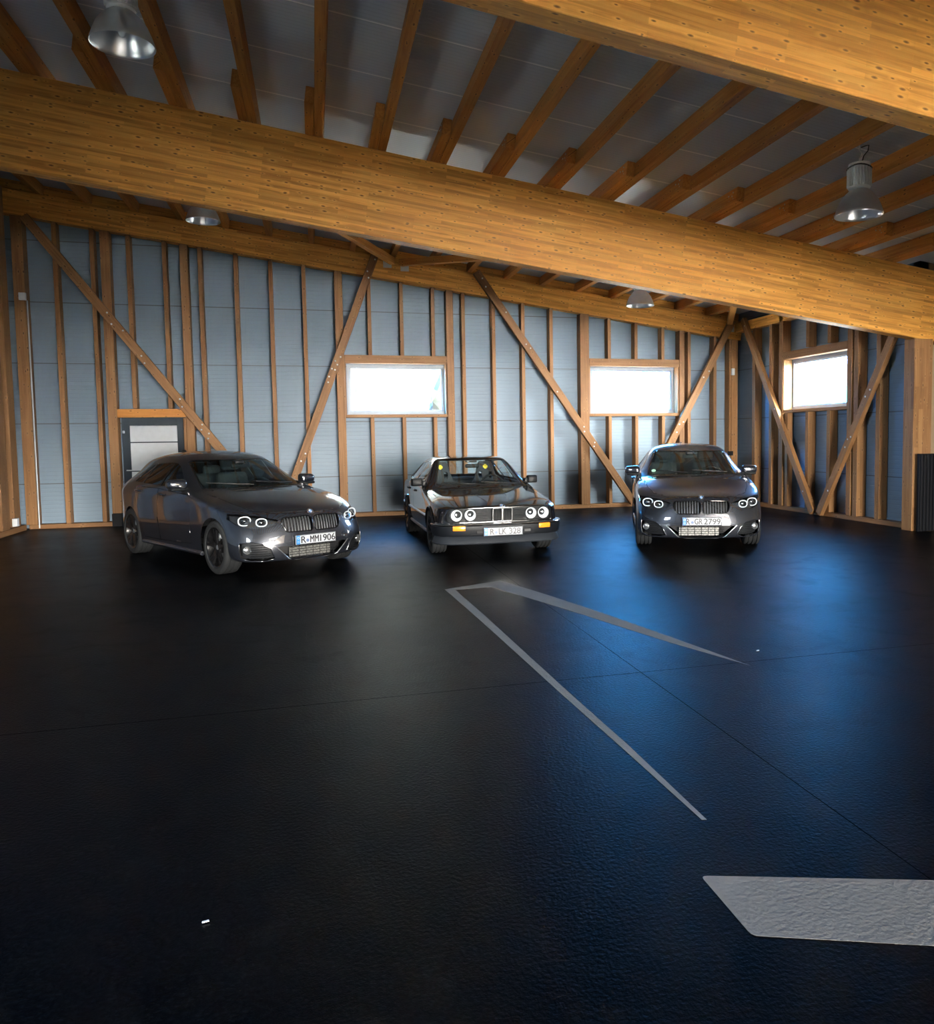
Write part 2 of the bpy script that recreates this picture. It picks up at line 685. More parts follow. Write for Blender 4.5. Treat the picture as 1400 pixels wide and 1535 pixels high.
def place_text(bm, loc):
    """text lies in its own xy plane; stand it up so that it reads from +x (text right = +y)"""
    M = Matrix(((0, 0, 1), (1, 0, 0), (0, 1, 0)))
    bmesh.ops.transform(bm, matrix=M.to_4x4(), verts=bm.verts[:])
    bmesh.ops.translate(bm, vec=loc, verts=bm.verts[:])
    bmesh.ops.recalc_face_normals(bm, faces=bm.faces[:])

def make_emblem(root, loc, normal, r, M):
    """roundel: dark ring, four quarters blue and white, thin bright border"""
    q = Vector(normal).to_track_quat('Z', 'Y')
    o = obj('hood_emblem', lathe_bm([(0.0, 0.004), (r * 0.92, 0.004), (r, 0.002), (r, -0.004)], 'z', 28), M['plate_black'], root, smooth=30, loc=loc)
    o.rotation_mode = 'QUATERNION'
    o.rotation_quaternion = q
    for nm, start, mt in (('blue_quarter', 0, M['emblem_blue']), ('white_quarter', 1, M['plate_white'])):
        bm = bmesh.new()
        for j in (start, start + 2):
            c = bm.verts.new((0, 0, 0.0052))
            prev = None
            arc = []
            for k in range(7):
                a = PI / 2 * (j + k / 6)
                arc.append(bm.verts.new((0.6 * r * math.cos(a), 0.6 * r * math.sin(a), 0.0052)))
            for k in range(6):
                bm.faces.new((c, arc[k], arc[k + 1]))
        ex = bmesh.ops.extrude_face_region(bm, geom=bm.faces[:])
        bmesh.ops.translate(bm, vec=(0, 0, -0.002), verts=[g for g in ex['geom'] if isinstance(g, bmesh.types.BMVert)])
        bmesh.ops.recalc_face_normals(bm, faces=bm.faces[:])
        obj(nm, bm, mt, o)
    bm = bmesh.new()
    add_tube(bm, [(r * math.cos(a), r * math.sin(a), 0.003) for a in [2 * PI * k / 28 for k in range(28)]], 0.0022, 5, closed=True)
    obj('emblem_border', bm, M['chrome'], o, smooth=60)
    return o

def make_seat(root, x, y, z, M, name='front_seat', rake=0.28):
    s = empty(name, (x, y, z), 0, root)
    bm = bmesh.new()
    add_box(bm, (0.05, 0, 0.08), (0.52, 0.50, 0.16), None, 0.05, 3)
    obj('seat_cushion', bm, M['fabric'], s, smooth=50)
    bm = bmesh.new()
    R = Matrix.Rotation(-rake, 3, 'Y')
    vs = add_box(bm, (0, 0, 0.34), (0.15, 0.50, 0.62), None, 0.06, 3)
    for v in bm.verts:
        if v.co.z > 0.3:
            v.co.y *= 1 - 0.35 * (v.co.z - 0.3)
    bmesh.ops.rotate(bm, cent=(0, 0, 0), matrix=R, verts=bm.verts[:])
    bmesh.ops.translate(bm, vec=(-0.20, 0, 0.06), verts=bm.verts[:])
    obj('backrest', bm, M['fabric'], s, smooth=50)
    bm = bmesh.new()
    add_box(bm, (0, 0, 0.775), (0.09, 0.27, 0.17), None, 0.04, 3)
    bmesh.ops.rotate(bm, cent=(0, 0, 0), matrix=R, verts=bm.verts[:])
    bmesh.ops.translate(bm, vec=(-0.20, 0, 0.06), verts=bm.verts[:])
    obj('headrest', bm, M['fabric'], s, smooth=50)
    bm = bmesh.new()
    for sy in (-0.07, 0.07):
        add_tube(bm, [(0, sy, 0.60), (0, sy, 0.70)], 0.007, 8)
    bmesh.ops.rotate(bm, cent=(0, 0, 0), matrix=R, verts=bm.verts[:])
    bmesh.ops.translate(bm, vec=(-0.20, 0, 0.06), verts=bm.verts[:])
    bmesh.ops.recalc_face_normals(bm, faces=bm.faces[:])
    obj('headrest_post', bm, M['chrome'], s, smooth=60)
    return s

def make_steering(root, loc, M, r=0.185):
    s = empty('steering_wheel', loc, 0, root)
    s.rotation_euler = (0, -0.42, 0)
    bm = bmesh.new()
    add_tube(bm, [(0, r * math.cos(a), r * math.sin(a)) for a in [2 * PI * k / 32 for k in range(32)]], 0.015, 8, closed=True)
    bmesh.ops.recalc_face_normals(bm, faces=bm.faces[:])
    obj('wheel_ring', bm, M['plastic'], s, smooth=60)
    bm = bmesh.new()
    for a in (0, PI, -PI / 2):
        add_tube(bm, [(0.01, 0.03 * math.cos(a), 0.03 * math.sin(a)), (0, r * math.cos(a), r * math.sin(a))], 0.014, 6)
    add_box(bm, (-0.01, 0, 0), (0.05, 0.13, 0.11), None, 0.02, 2)
    bmesh.ops.recalc_face_normals(bm, faces=bm.faces[:])
    obj('wheel_spoke', bm, M['plastic'], s, smooth=50)
    return s

def wheel_well(root, x, y, R, M):
    """dark inner arch behind a wheel"""
    s = 1 if y > 0 else -1
    bm = bmesh.new()
    prof = []
    n = 20
    outer, inner = [], []
    for k in range(n + 1):
        a = -0.35 + (PI + 0.7) * k / n
        outer.append(bm.verts.new((x + R * math.cos(a), s * 0.80, 0.318 + R * math.sin(a))))
        inner.append(bm.verts.new((x + R * math.cos(a), s * 0.50, 0.318 + R * math.sin(a))))
    for k in range(n):
        bm.faces.new((outer[k], outer[k + 1], inner[k + 1], inner[k]))
    bm.faces.new(inner)
    bmesh.ops.recalc_face_normals(bm, faces=bm.faces[:])
    return obj('wheel_well', bm, M['underside'], root, smooth=40)

def add_glass(root, name, bm, faces, mat, off=-0.006):
    g = extract(bm, faces, offset=off)
    return obj(name, g, mat, root, smooth=180)
# ------------------------------------------------------------------ grey hatchback
def hatch_cage():
    top = [
        [(.715, 0, .742), (.70, .25, .737), (.645, .46, .722), (.53, .64, .715), (.33, .80, .725)],
        [(.48, 0, .802), (.465, .27, .802), (.43, .50, .792), (.33, .69, .776), (.16, .845, .785)],
        [(.15, 0, .873), (.14, .29, .876), (.10, .54, .872), (.05, .72, .852), (-.03, .862, .83)],
        [(-.20, 0, .932), (-.21, .31, .935), (-.25, .57, .926), (-.30, .74, .906), (-.34, .862, .878)],
        [(-.47, 0, .966), (-.50, .33, .966), (-.58, .61, .953), (-.64, .755, .935), (-.66, .855, .915)],
        [(-.60, 0, 1.035), (-.64, .33, 1.03), (-.76, .62, 1.01), (-.88, .735, .99), (-.90, .848, .945)],
        [(-.95, 0, 1.215), (-.99, .32, 1.205), (-1.10, .585, 1.165), (-1.17, .668, 1.13), (-1.15, .844, .955)],
        [(-1.24, 0, 1.355), (-1.28, .31, 1.345), (-1.38, .55, 1.295), (-1.42, .625, 1.255), (-1.42, .842, .96)],
        [(-1.48, 0, 1.414), (-1.5, .31, 1.404), (-1.55, .535, 1.36), (-1.6, .605, 1.305), (-1.65, .842, .965)],
        [(-1.85, 0, 1.437), (-1.85, .31, 1.427), (-1.88, .53, 1.38), (-1.9, .60, 1.32), (-1.95, .84, .972)],
        [(-2.3, 0, 1.43), (-2.3, .31, 1.42), (-2.3, .525, 1.37), (-2.3, .595, 1.305), (-2.3, .835, .98)],
        [(-2.7, 0, 1.40), (-2.7, .30, 1.39), (-2.68, .51, 1.335), (-2.66, .575, 1.26), (-2.62, .825, .99)],
        [(-3.0, 0, 1.345), (-3.0, .29, 1.335), (-2.95, .49, 1.295), (-2.88, .565, 1.20), (-2.85, .805, .995)],
        [(-3.2, 0, 1.31), (-3.19, .28, 1.295), (-3.12, .47, 1.25), (-3.05, .575, 1.13), (-3.08, .79, .985)],
        [(-3.33, 0, 1.12), (-3.31, .30, 1.11), (-3.26, .51, 1.08), (-3.2, .64, 1.03), (-3.22, .757, .96)],
        [(-3.45, 0, .97), (-3.43, .32, .965), (-3.37, .56, .95), (-3.33, .68, .935), (-3.28, .75, .91)],
    ]
    front = [
        [(.765, 0, .61), (.79, 0, .46), (.795, 0, .31), (.755, 0, .175), (.6, 0, .165)],
        [(.752, .25, .61), (.778, .26, .46), (.783, .27, .31), (.745, .27, .175), (.59, .27, .165)],
        [(.695, .48, .605), (.725, .50, .46), (.735, .52, .31), (.70, .51, .18), (.55, .5, .165)],
        [(.585, .67, .60), (.625, .70, .46), (.635, .715, .31), (.60, .70, .18), (.47, .62, .165)],
        [(.40, .825, .60), (.44, .855, .46), (.455, .86, .31), (.42, .83, .18), (.35, .70, .165)],
    ]
    side = [front[-1]]
    xs = [t[-1][0] for t in top]
    for i in range(1, len(top)):
        x, y, z = top[i][-1]
        f = min(1.0, y / .835)
        if i < 4:
            zs = [z - .085, z - .22, .38, .20]
            ys = [y + .018, y + .024, .873, .845]
        else:
            zs = [.845, .63, .40, .20]
            ys = [.868 * f, .878 * f + (.006 if -3.0 < x < -2.3 else 0), .868 * f, .84 * f]
        x2 = x if x > -3.0 else x * 0.5 - 1.52
        side.append([(x2 if k else x, ys[k], zs[k]) for k in range(4)] + [(x2, .72 * f, .175)])
    rear = [
        [(-3.52, 0, .86), (-3.55, 0, .62), (-3.59, 0, .42), (-3.56, 0, .22), (-3.4, 0, .2)],
        [(-3.50, .32, .86), (-3.53, .34, .62), (-3.57, .35, .42), (-3.54, .34, .22), (-3.38, .3, .2)],
        [(-3.44, .58, .85), (-3.47, .60, .62), (-3.51, .62, .42), (-3.48, .6, .22), (-3.34, .5, .2)],
        [(-3.38, .70, .845), (-3.40, .73, .62), (-3.42, .75, .41), (-3.39, .72, .21), (-3.28, .6, .19)],
        side[-1],
    ]
    cr = []
    def run(col, i0, i1, val, v):
        for i in range(i0, i1):
            cr.append((top[i][v], top[i + 1][v], val))
    run(None, 4, 13, 0.25, 4)            # belt line
    run(None, 4, 12, 0.2, 3)             # roof rail
    for i in range(4, 14):               # shoulder crease
        cr.append((side[i][0], side[i + 1][0], 0.45))
    for v in range(4):
        cr.append((top[0][v], top[0][v + 1], 0.15))
        cr.append((top[4][v], top[4][v + 1], 0.5))
    for i in range(1, 15):
        cr.append((side[i][3], side[i + 1][3], 0.4))
    for v in range(4):
        cr.append((front[v][3], front[v + 1][3], 0.4))
    return top, side, front, rear, cr

def make_hatch(M, plate_parts):
    root = empty('hatchback_car', (0, 0, 0))
    P = M
    bm = build_shell(*hatch_cage(), sub=3)
    S = Surf(bm)
    sidec = lambda c, n: abs(c.y) > 0.5
    # wheel arches
    for wx in (0.0, -2.69):
        fs = cookie(bm, circle(wx, .318, .352), (0, 2), lambda c, n: abs(c.y) > 0.45 and c.z < 0.75)
        bmesh.ops.delete(bm, geom=fs, context='FACES')
    # side glass
    glass = {'front': [(-1.03, .988), (-1.655, .99), (-1.645, 1.278), (-1.56, 1.275), (-1.43, 1.232), (-1.22, 1.118)],
             'rear': [(-1.70, .993), (-2.285, 1.006), (-2.25, 1.268), (-1.71, 1.284)],
             'quarter': [(-2.33, 1.01), (-2.64, 1.018), (-2.56, 1.12), (-2.44, 1.215), (-2.29, 1.258)]}
    for nm, poly in glass.items():
        fs = cookie(bm, poly, (0, 2), lambda c, n: abs(c.y) > 0.5 and c.z > 0.9)
        for ff in split_sides(fs):
            add_glass(root, 'side_window', bm, ff, P['glass_tint'])
    for s in (1, -1):
        fs = cookie(bm, [(-1.657, .99), (-1.698, .993), (-1.708, 1.284), (-1.647, 1.279)], (0, 2), lambda c, n: c.y * s > 0.5 and c.z > 0.9)
        obj('pillar_cover', extract(bm, fs, offset=0.001), P['gloss_black'], root, smooth=180)
    # windscreen and rear window
    fs = cookie(bm, [(-.675, .968), (.675, .968), (.555, 1.285), (.50, 1.318), (-.50, 1.318), (-.555, 1.285)], (1, 2),
                lambda c, n: -1.5 < c.x < -.45 and c.z > 0.93)
    w_in = [f for f in fs]
    rimset = bmesh.ops.inset_region(bm, faces=w_in, thickness=0.022, depth=0, use_even_offset=True, use_boundary=True)
    obj('windscreen_seal', extract(bm, [f for f in rimset['faces'] if f.is_valid], offset=0.001), P['gloss_black'], root, smooth=180)
    add_glass(root, 'windscreen', bm, [f for f in w_in if f.is_valid], P['glass_screen'], -0.002)
    fs = cookie(bm, [(-.50, 1.03), (.50, 1.03), (.44, 1.24), (-.44, 1.24)], (1, 2), lambda c, n: c.x < -3.0 and c.z > 0.95)
    add_glass(root, 'rear_window', bm, fs, P['glass_tint'])
    # head lamps
    for s in (1, -1):
        poly = [(.405 * s, .650), (.45 * s, .592), (.56 * s, .560), (.70 * s, .566), (.785 * s, .60), (.832 * s, .668), (.815 * s, .725), (.74 * s, .722), (.60 * s, .704)]
        fs = cookie(bm, poly, (1, 2), lambda c, n: c.x > 0.05 and c.y * s > 0.3)
        if not fs:
            continue
        hous = extract(bm, fs, keep=True, offset=-0.045)
        lens = extract(bm, fs, offset=-0.002)
        hl = obj('headlight', hous, P['lamp_housing'], root, smooth=180)
        obj('lamp_lens', lens, P['lens'], hl, smooth=180)
        for (yy, zz, rr) in ((.712, .646, .060), (.572, .628, .052)):
            p, n = S.front(yy * s, zz)
            d = Vector((1, 0.30 * s, 0.05)).normalized()
            q = d.to_track_quat('Z', 'Y').to_matrix()
            bmr = bmesh.new()
            ring = []
            for k in range(26):
                a = 2 * PI * k / 26 
                if rr < .06 and False:
                    continue
                sq = 1.0 + 0.08 * abs(math.sin(2 * a))
                ring.append(Vector((rr * 1.10 * sq * math.cos(a), rr * .84 * sq * math.sin(a), 0)))
            add_tube(bmr, ring, 0.0075, 6, closed=True)
            bmesh.ops.recalc_face_normals(bmr, faces=bmr.faces[:])
            bmesh.ops.rotate(bmr, cent=(0, 0, 0), matrix=q, verts=bmr.verts[:])
            bmesh.ops.translate(bmr, vec=p - d * 0.022, verts=bmr.verts[:])
            obj('light_ring', bmr, P['lamp_white'], hl, smooth=60)
            bmr = lathe_bm([(0.0, 0.012), (0.018, 0.008), (0.030, -0.006), (0.034, -0.02)], 'z', 20)
            bmesh.ops.rotate(bmr, cent=(0, 0, 0), matrix=q, verts=bmr.verts[:])
            bmesh.ops.translate(bmr, vec=p - d * 0.030, verts=bmr.verts[:])
            obj('projector_lens', bmr, P['lamp_chrome'], hl, smooth=60)
    # kidney grilles
    for s in (1, -1):
        poly = round_poly([(.013 * s, .505), (.335 * s, .507), (.378 * s, .605), (.365 * s, .672), (.06 * s, .682), (.010 * s, .655)], 0.04, 4)
        fs = cookie(bm, poly, (1, 2), lambda c, n: c.x > 0.5)
        kg = obj('kidney_grille', extract(bm, fs, offset=-0.05), P['void'], root, smooth=180)
        bmf = bmesh.new()
        add_tube(bmf, S.outline(poly, 0.0), 0.0075, 6, closed=True)
        bmesh.ops.recalc_face_normals(bmf, faces=bmf.faces[:])
        obj('grille_frame', bmf, P['gloss_black'], kg, smooth=60)
        bms = bmesh.new()
        for k in range(9):
            yy = (.045 + .036 * k) * s
            zt = .674
            zb = .512 if abs(yy) < .33 else .53
            pts = [S.front(yy, zb + (zt - zb) * t, -0.016)[0] for t in (0, .25, .5, .75, 1)]
            add_tube(bms, pts, 0.0058, 5)
        bmesh.ops.recalc_face_normals(bms, faces=bms.faces[:])
        obj('grille_bar', bms, P['grille_bar'], kg, smooth=60)
        # diagonal brace and cooler seen behind the bars
        a = S.front(.05 * s, .675, -0.04)[0]
        b = S.front(.31 * s, .52, -0.04)[0]
        obj('grille_brace', tube_bm([a, b], 0.008, 6), P['plastic'], kg)
    # lower intake with silver cooler and mesh
    poly = [(-.455, .337), (-.30, .205), (-.2, .188), (.2, .188), (.30, .205), (.455, .337), (.40, .349), (-.40, .349)]
    fs = cookie(bm, poly, (1, 2), lambda c, n: c.x > 0.5)
    ig = obj('lower_grille', extract(bm, fs, offset=-0.09), P['void'], root, smooth=180)
    bmf = bmesh.new()
    pts = [S.front(y, z, 0.004)[0] for y, z in [(-.47, .352), (-.40, .285), (-.315, .197), (-.2, .172), (0, .166), (.2, .172), (.315, .197), (.40, .285), (.47, .352)]]
    add_tube(bmf, pts, 0.0065, 6)
    bmesh.ops.recalc_face_normals(bmf, faces=bmf.faces[:])
    obj('intake_trim', bmf, P['satin'], ig, smooth=60)
    xp = S.front(0, .27)[0].x
    bmc = bmesh.new()
    add_box(bmc, (xp - .055, -.035, .268), (.012, .53, .122), None, 0.002)
    obj('cooler_core', bmc, P['cooler'], ig)
    bmn = bmesh.new()
    for r in range(5):
        z = .212 + .028 * r
        pts = [(xp - .040, -.30 + .6 * k / 24, z + (0.005 if (k + r) % 2 else -0.005)) for k in range(25)]
        add_tube(bmn, pts, 0.0035, 4)
    for k in range(-3, 4):
        add_tube(bmn, [(xp - .042, k * .09, .20), (xp - .042, k * .09, .335)], 0.003, 4)
    bmesh.ops.recalc_face_normals(bmn, faces=bmn.faces[:])
    obj('intake_mesh', bmn, P['plastic'], ig)
    # fog lamp recesses
    for s in (1, -1):
        poly = [(.47 * s, .215), (.56 * s, .188), (.70 * s, .195), (.782 * s, .228), (.80 * s, .31), (.795 * s, .40), (.70 * s, .415), (.60 * s, .39), (.52 * s, .325)]
        fs = cookie(bm, poly, (1, 2), lambda c, n: c.x > 0.2 and c.y * s > 0.3)
        fg = obj('fog_grille', extract(bm, fs, offset=-0.045), P['grille_dark'], root, smooth=180)
        bmf = bmesh.new()
        add_tube(bmf, S.outline(poly, 0.001), 0.006, 6, closed=True)
        bmesh.ops.recalc_face_normals(bmf, faces=bmf.faces[:])
        obj('fog_trim', bmf, P['paint'], fg, smooth=60)
        bmn = bmesh.new()
        for r in range(7):
            z = .222 + .025 * r
            y0, y1 = (.54 - (.0 if r > 2 else .04)), .70
            pts = []
            for k in range(13):
                yy = (y0 + (y1 - y0) * k / 12) * s
                pts.append(S.front(yy, z + (.004 if k % 2 else -.004), -0.030)[0])
            add_tube(bmn, pts, 0.004, 4)
        bmesh.ops.recalc_face_normals(bmn, faces=bmn.faces[:])
        obj('fog_mesh', bmn, P['plastic'], fg)
        p, n = S.front(.735 * s, .322)
        d = Vector((1, .25 * s, 0)).normalized()
        q = d.to_track_quat('Z', 'Y').to_matrix()
        bmr = lathe_bm([(0.0, 0.010), (0.025, 0.007), (0.040, 0.0), (0.043, -0.006), (0.046, 0.004), (0.050, -0.03)], 'z', 24)
        bmesh.ops.rotate(bmr, cent=(0, 0, 0), matrix=q, verts=bmr.verts[:])
        bmesh.ops.translate(bmr, vec=p - d * 0.02, verts=bmr.verts[:])
        fl = obj('fog_light', bmr, P['lamp_white2'], root, smooth=40)
    # panels: bonnet and doors
    hood = []
    for s in (1, -1):
        poly = [(.70, 0), (.69, .25 * s), (.60, .46 * s), (.42, .62 * s), (.10, .70 * s), (-.30, .735 * s), (-.60, .72 * s), (-.485, 0)]
        hood += cookie(bm, poly, (0, 1), lambda c, n: n.z > 0.3 and -0.7 < c.x and c.z > 0.66 and (c.y * s > -0.001))
    hood = list({f for f in hood if f.is_valid})
    hood = gap(bm, hood, .005)
    hb = extract(bm, hood)
    obj('hood', hb, P['paint'], root, smooth=180)
    doors = {'front': [(-.615, .905), (-.63, .60), (-.66, .31), (-1.64, .28), (-1.672, .955)],
             'rear': [(-1.678, .955), (-1.648, .28), (-2.22, .28), (-2.33, .56), (-2.42, .75), (-2.50, .962)]}
    for nm, poly in doors.items():
        fs = cookie(bm, poly, (0, 2), lambda c, n: abs(c.y) > 0.6)
        for s, ff in zip((1, -1), split_sides(fs)):
            ff = gap(bm, ff, .005)
            d = obj('door', extract(bm, ff), P['paint'], root, smooth=180)
            hx = -1.50 if nm == 'front' else -2.33
            hz = .885 if nm == 'front' else .905
            bmh = bmesh.new()
            pts = [S.sidey(hx + dx, hz + dz, s, off)[0] for dx, dz, off in ((-.10, 0, .004), (-.085, 0, .03), (-.03, .002, .036), (.04, .002, .036), (.085, 0, .03), (.10, 0, .004))]
            add_tube(bmh, pts, [.010, .013, .014, .014, .013, .010], 8)
            bmesh.ops.recalc_face_normals(bmh, faces=bmh.faces[:])
            obj('door_handle', bmh, P['paint'], d, smooth=60)
    # what is left is the body
    obj('body', bm, P['paint'], root, smooth=180)
    # side skirts
    for s in (1, -1):
        bms = bmesh.new()
        a, b = [], []
        pts = [S.sidey(x, .215, s, .004)[0] for x in [-.37 - .1 * k for k in range(20)]]
        add_tube(bms, pts, .028, 8)
        bmesh.ops.recalc_face_normals(bms, faces=bms.faces[:])
        obj('side_skirt', bms, P['paint'], root, smooth=60)
    # underbody and wheel wells
    obj('underbody', box_bm((-1.35, 0, .22), (3.7, 1.05, .10), None, .02), P['underside'], root)
    obj('cabin_floor', box_bm((-1.75, 0, .34), (2.3, 1.45, .10), None, .02), P['underside'], root)
    for wx in (0.0, -2.69):
        for s in (1, -1):
            wheel_well(root, wx, s, .36, P)
            make_wheel(root, wx, s * .752, .318, .225, .235, dict(n=5, pair=(-.17, .17), w=.016, a0=.35 + wx), P, s)
    # engine bay / firewall blockers and dashboard
    obj('firewall', box_bm((-.40, 0, .62), (.06, 1.40, .5), None, .02), P['underside'], root)
    bmd = bmesh.new()
    add_box(bmd, (-.86, 0, .86), (.62, 1.36, .16), None, .06, 3)
    add_box(bmd, (-1.02, 0, .74), (.30, 1.34, .22), None, .04, 2)
    add_box(bmd, (-1.05, .36, .945), (.16, .34, .07), None, .03, 2)
    obj('dashboard', bmd, P['plastic'], root, smooth=50)
    make_steering(root, (-1.24, .36, .89), P)
    for s in (1, -1):
        make_seat(root, -1.78, .36 * s, .42, P)
    bmr = bmesh.new()
    add_box(bmr, (-2.50, 0, .48), (.5, 1.2, .16), None, .05, 2)
    add_box(bmr, (-2.78, 0, .80), (.16, 1.2, .56), Matrix.Rotation(-.2, 3, 'Y') if False else None, .06, 2)
    add_box(bmr, (-2.80, .36, 1.12), (.10, .26, .16), None, .04, 2)
    add_box(bmr, (-2.80, -.36, 1.12), (.10, .26, .16), None, .04, 2)
    obj('rear_bench', bmr, P['fabric'], root, smooth=50)
    obj('rear_view_mirror', box_bm((-1.10, 0, 1.232), (.03, .23, .065), None, .014, 2), P['plastic'], root, smooth=50)
    obj('mirror_housing', box_bm((-1.13, 0, 1.28), (.10, .12, .06), None, .02, 2), P['plastic'], root, smooth=50)
    # door mirrors
    for s in (1, -1):
        bmm = bmesh.new()
        vs = add_box(bmm, (0, 0, 0), (.15, .23, .145), None, .052, 4)
        for v in bmm.verts:
            t = (v.co.y * s + .115) / .23
            v.co.z *= 1.0 - .22 * t
            v.co.x -= .03 * t
            if v.co.x > 0:
                v.co.x *= 1.25
        bmesh.ops.translate(bmm, vec=(-.945, .893 * s, 1.03), verts=bmm.verts[:])
        mo = obj('door_mirror', bmm, P['paint'], root, smooth=60)
        obj('mirror_base', box_bm((-.93, .84 * s, .975), (.10, .17, .035), None, .014, 2), P['plastic'], mo, smooth=50)
        obj('mirror_lower_cover', box_bm((-.935, .893 * s, .97), (.13, .18, .035), None, .015, 2), P['plastic'], mo, smooth=50)
    # wipers on the screen
    for (y0, y1, d) in ((.52, -.02, .0), (-.08, -.58, .012)):
        pts = []
        for k in range(9):
            y = y0 + (y1 - y0) * k / 8
            z = 1.005 + .035 * k / 8
            pts.append(S.front(y, z, 0.012)[0] if abs(y) < .62 else Vector((-.62, y, z)))
        bm_wiper = bmesh.new()
        add_tube(bm_wiper, pts, .007, 5)
        bmesh.ops.recalc_face_normals(bm_wiper, faces=bm_wiper.faces[:])
        obj('wiper', bm_wiper, P['plastic'], root)
    # aerial fin, tail lamps
    bmf = bmesh.new()
    add_box(bmf, (-2.86, 0, 1.40), (.15, .035, .07), None, .012, 2)
    for v in bmf.verts:
        if v.co.z > 1.40:
            v.co.x -= .035
            v.co.y *= .5
    obj('roof_aerial', bmf, P['plastic'], root, smooth=50)
    for s in (1, -1):
        obj('tail_light', box_bm((-3.42, .55 * s, .86), (.12, .22, .11), None, .03, 2), P['tail_red'], root, smooth=50)
    # badge and plate
    p, n = S.front(0, .722, .002)
    make_emblem(root, p, (Vector((1, 0, .75))).normalized(), .037, P)
    xp = S.front(0, .41)[0].x
    hp = obj('plate_holder', box_bm((xp + .008, 0, .405), (.02, .53, .12), None, .005), P['plastic'], root)
    make_plate(root, (xp + .024, 0, .410), 0.0, plate_parts, P)
    return root
# ------------------------------------------------------------------ black classic saloon
def saloon_cage():
    top = [
        [(.705, 0, .668), (.705, .25, .668), (.695, .48, .663), (.665, .64, .655), (.56, .765, .635)],
        [(.45, 0, .718), (.45, .25, .717), (.45, .50, .710), (.44, .68, .697), (.42, .805, .662)],
        [(.1, 0, .768), (.1, .25, .767), (.1, .52, .760), (.1, .70, .745), (.1, .822, .705)],
        [(-.25, 0, .813), (-.25, .26, .812), (-.25, .54, .803), (-.25, .71, .788), (-.25, .826, .745)],
        [(-.50, 0, .848), (-.52, .30, .848), (-.58, .58, .842), (-.62, .72, .832), (-.62, .826, .80)],
        [(-.66, 0, .94), (-.68, .30, .938), (-.74, .58, .925), (-.80, .688, .91), (-.82, .822, .855)],
        [(-.92, 0, 1.10), (-.94, .29, 1.095), (-.99, .545, 1.08), (-1.03, .632, 1.06), (-1.05, .818, .865)],
        [(-1.14, 0, 1.22), (-1.16, .28, 1.218), (-1.2, .52, 1.205), (-1.24, .588, 1.18), (-1.25, .818, .87)],
        [(-1.28, 0, 1.268), (-1.29, .28, 1.265), (-1.32, .51, 1.25), (-1.36, .565, 1.215), (-1.4, .818, .873)],
        [(-1.65, 0, 1.29), (-1.65, .28, 1.286), (-1.65, .515, 1.268), (-1.65, .568, 1.228), (-1.65, .818, .877)],
        [(-2.0, 0, 1.285), (-2.0, .28, 1.281), (-2.0, .51, 1.26), (-2.0, .565, 1.22), (-2.0, .815, .88)],
        [(-2.3, 0, 1.265), (-2.3, .28, 1.26), (-2.3, .50, 1.24), (-2.28, .56, 1.195), (-2.28, .81, .883)],
        [(-2.42, 0, 1.24), (-2.42, .28, 1.235), (-2.43, .50, 1.215), (-2.45, .565, 1.165), (-2.48, .80, .885)],
        [(-2.65, 0, 1.06), (-2.65, .29, 1.055), (-2.66, .53, 1.04), (-2.67, .63, 1.01), (-2.68, .795, .885)],
        [(-2.85, 0, .915), (-2.85, .30, .915), (-2.85, .57, .91), (-2.83, .70, .898), (-2.83, .79, .872)],
        [(-3.1, 0, .895), (-3.1, .3, .895), (-3.1, .57, .89), (-3.1, .70, .88), (-3.1, .785, .848)],
        [(-3.42, 0, .868), (-3.42, .3, .868), (-3.41, .56, .863), (-3.40, .68, .85), (-3.36, .765, .812)],
    ]
    front = [
        [(.690, 0, .56), (.668, 0, .47), (.690, 0, .36), (.72, 0, .22), (.60, 0, .20)],
        [(.690, .25, .56), (.668, .25, .47), (.690, .25, .36), (.715, .27, .22), (.59, .25, .20)],
        [(.682, .48, .56), (.662, .48, .47), (.68, .49, .36), (.70, .50, .22), (.57, .48, .20)],
        [(.655, .645, .56), (.645, .65, .47), (.655, .66, .36), (.655, .67, .22), (.5, .60, .20)],
        [(.555, .785, .555), (.55, .795, .47), (.555, .80, .36), (.55, .79, .22), (.42, .68, .20)],
    ]
    side = [front[-1]]
    for i in range(1, len(top)):
        x, y, z = top[i][-1]
        f = min(1.0, y / .815)
        if i < 4:
            zs = [z - .055, .56, .40, .235]
        else:
            zs = [.742, .57, .40, .235]
        ys = [.834 * f, .838 * f, .832 * f, .80 * f]
        side.append([(x, ys[k], zs[k]) for k in range(4)] + [(x, .68 * f, .215)])
    rear = []
    for (y, yy) in ((0, 0), (.3, .3), (.56, .58), (.68, .70)):
        dx = .0 if y < .5 else .03
        rear.append([(-3.44 + dx, yy, .74), (-3.46 + dx, yy, .57), (-3.46 + dx, yy, .40), (-3.42 + dx, yy, .25), (-3.3, yy * .9, .23)])
    rear.append(side[-1])
    cr = []
    n = len(top)
    for i in range(0, n - 1):
        cr.append((top[i][4], top[i + 1][4], .35))
        cr.append((side[i][0], side[i + 1][0], .55))
        cr.append((side[i][3], side[i + 1][3], .5))
    for i in range(5, 13):
        cr.append((top[i][3], top[i + 1][3], .35))
        cr.append((top[i][2], top[i + 1][2], .25))
    for v in range(4):
        cr.append((top[0][v], top[0][v + 1], .75))
        cr.append((top[4][v], top[4][v + 1], .7))
        cr.append((top[14][v], top[14][v + 1], .7))
        cr.append((top[8][v], top[8][v + 1], .3))
        cr.append((top[12][v], top[12][v + 1], .4))
        cr.append((top[-1][v], top[-1][v + 1], .7))
    cr.append((top[0][4], top[1][4], .5))
    return top, side, front, rear, cr

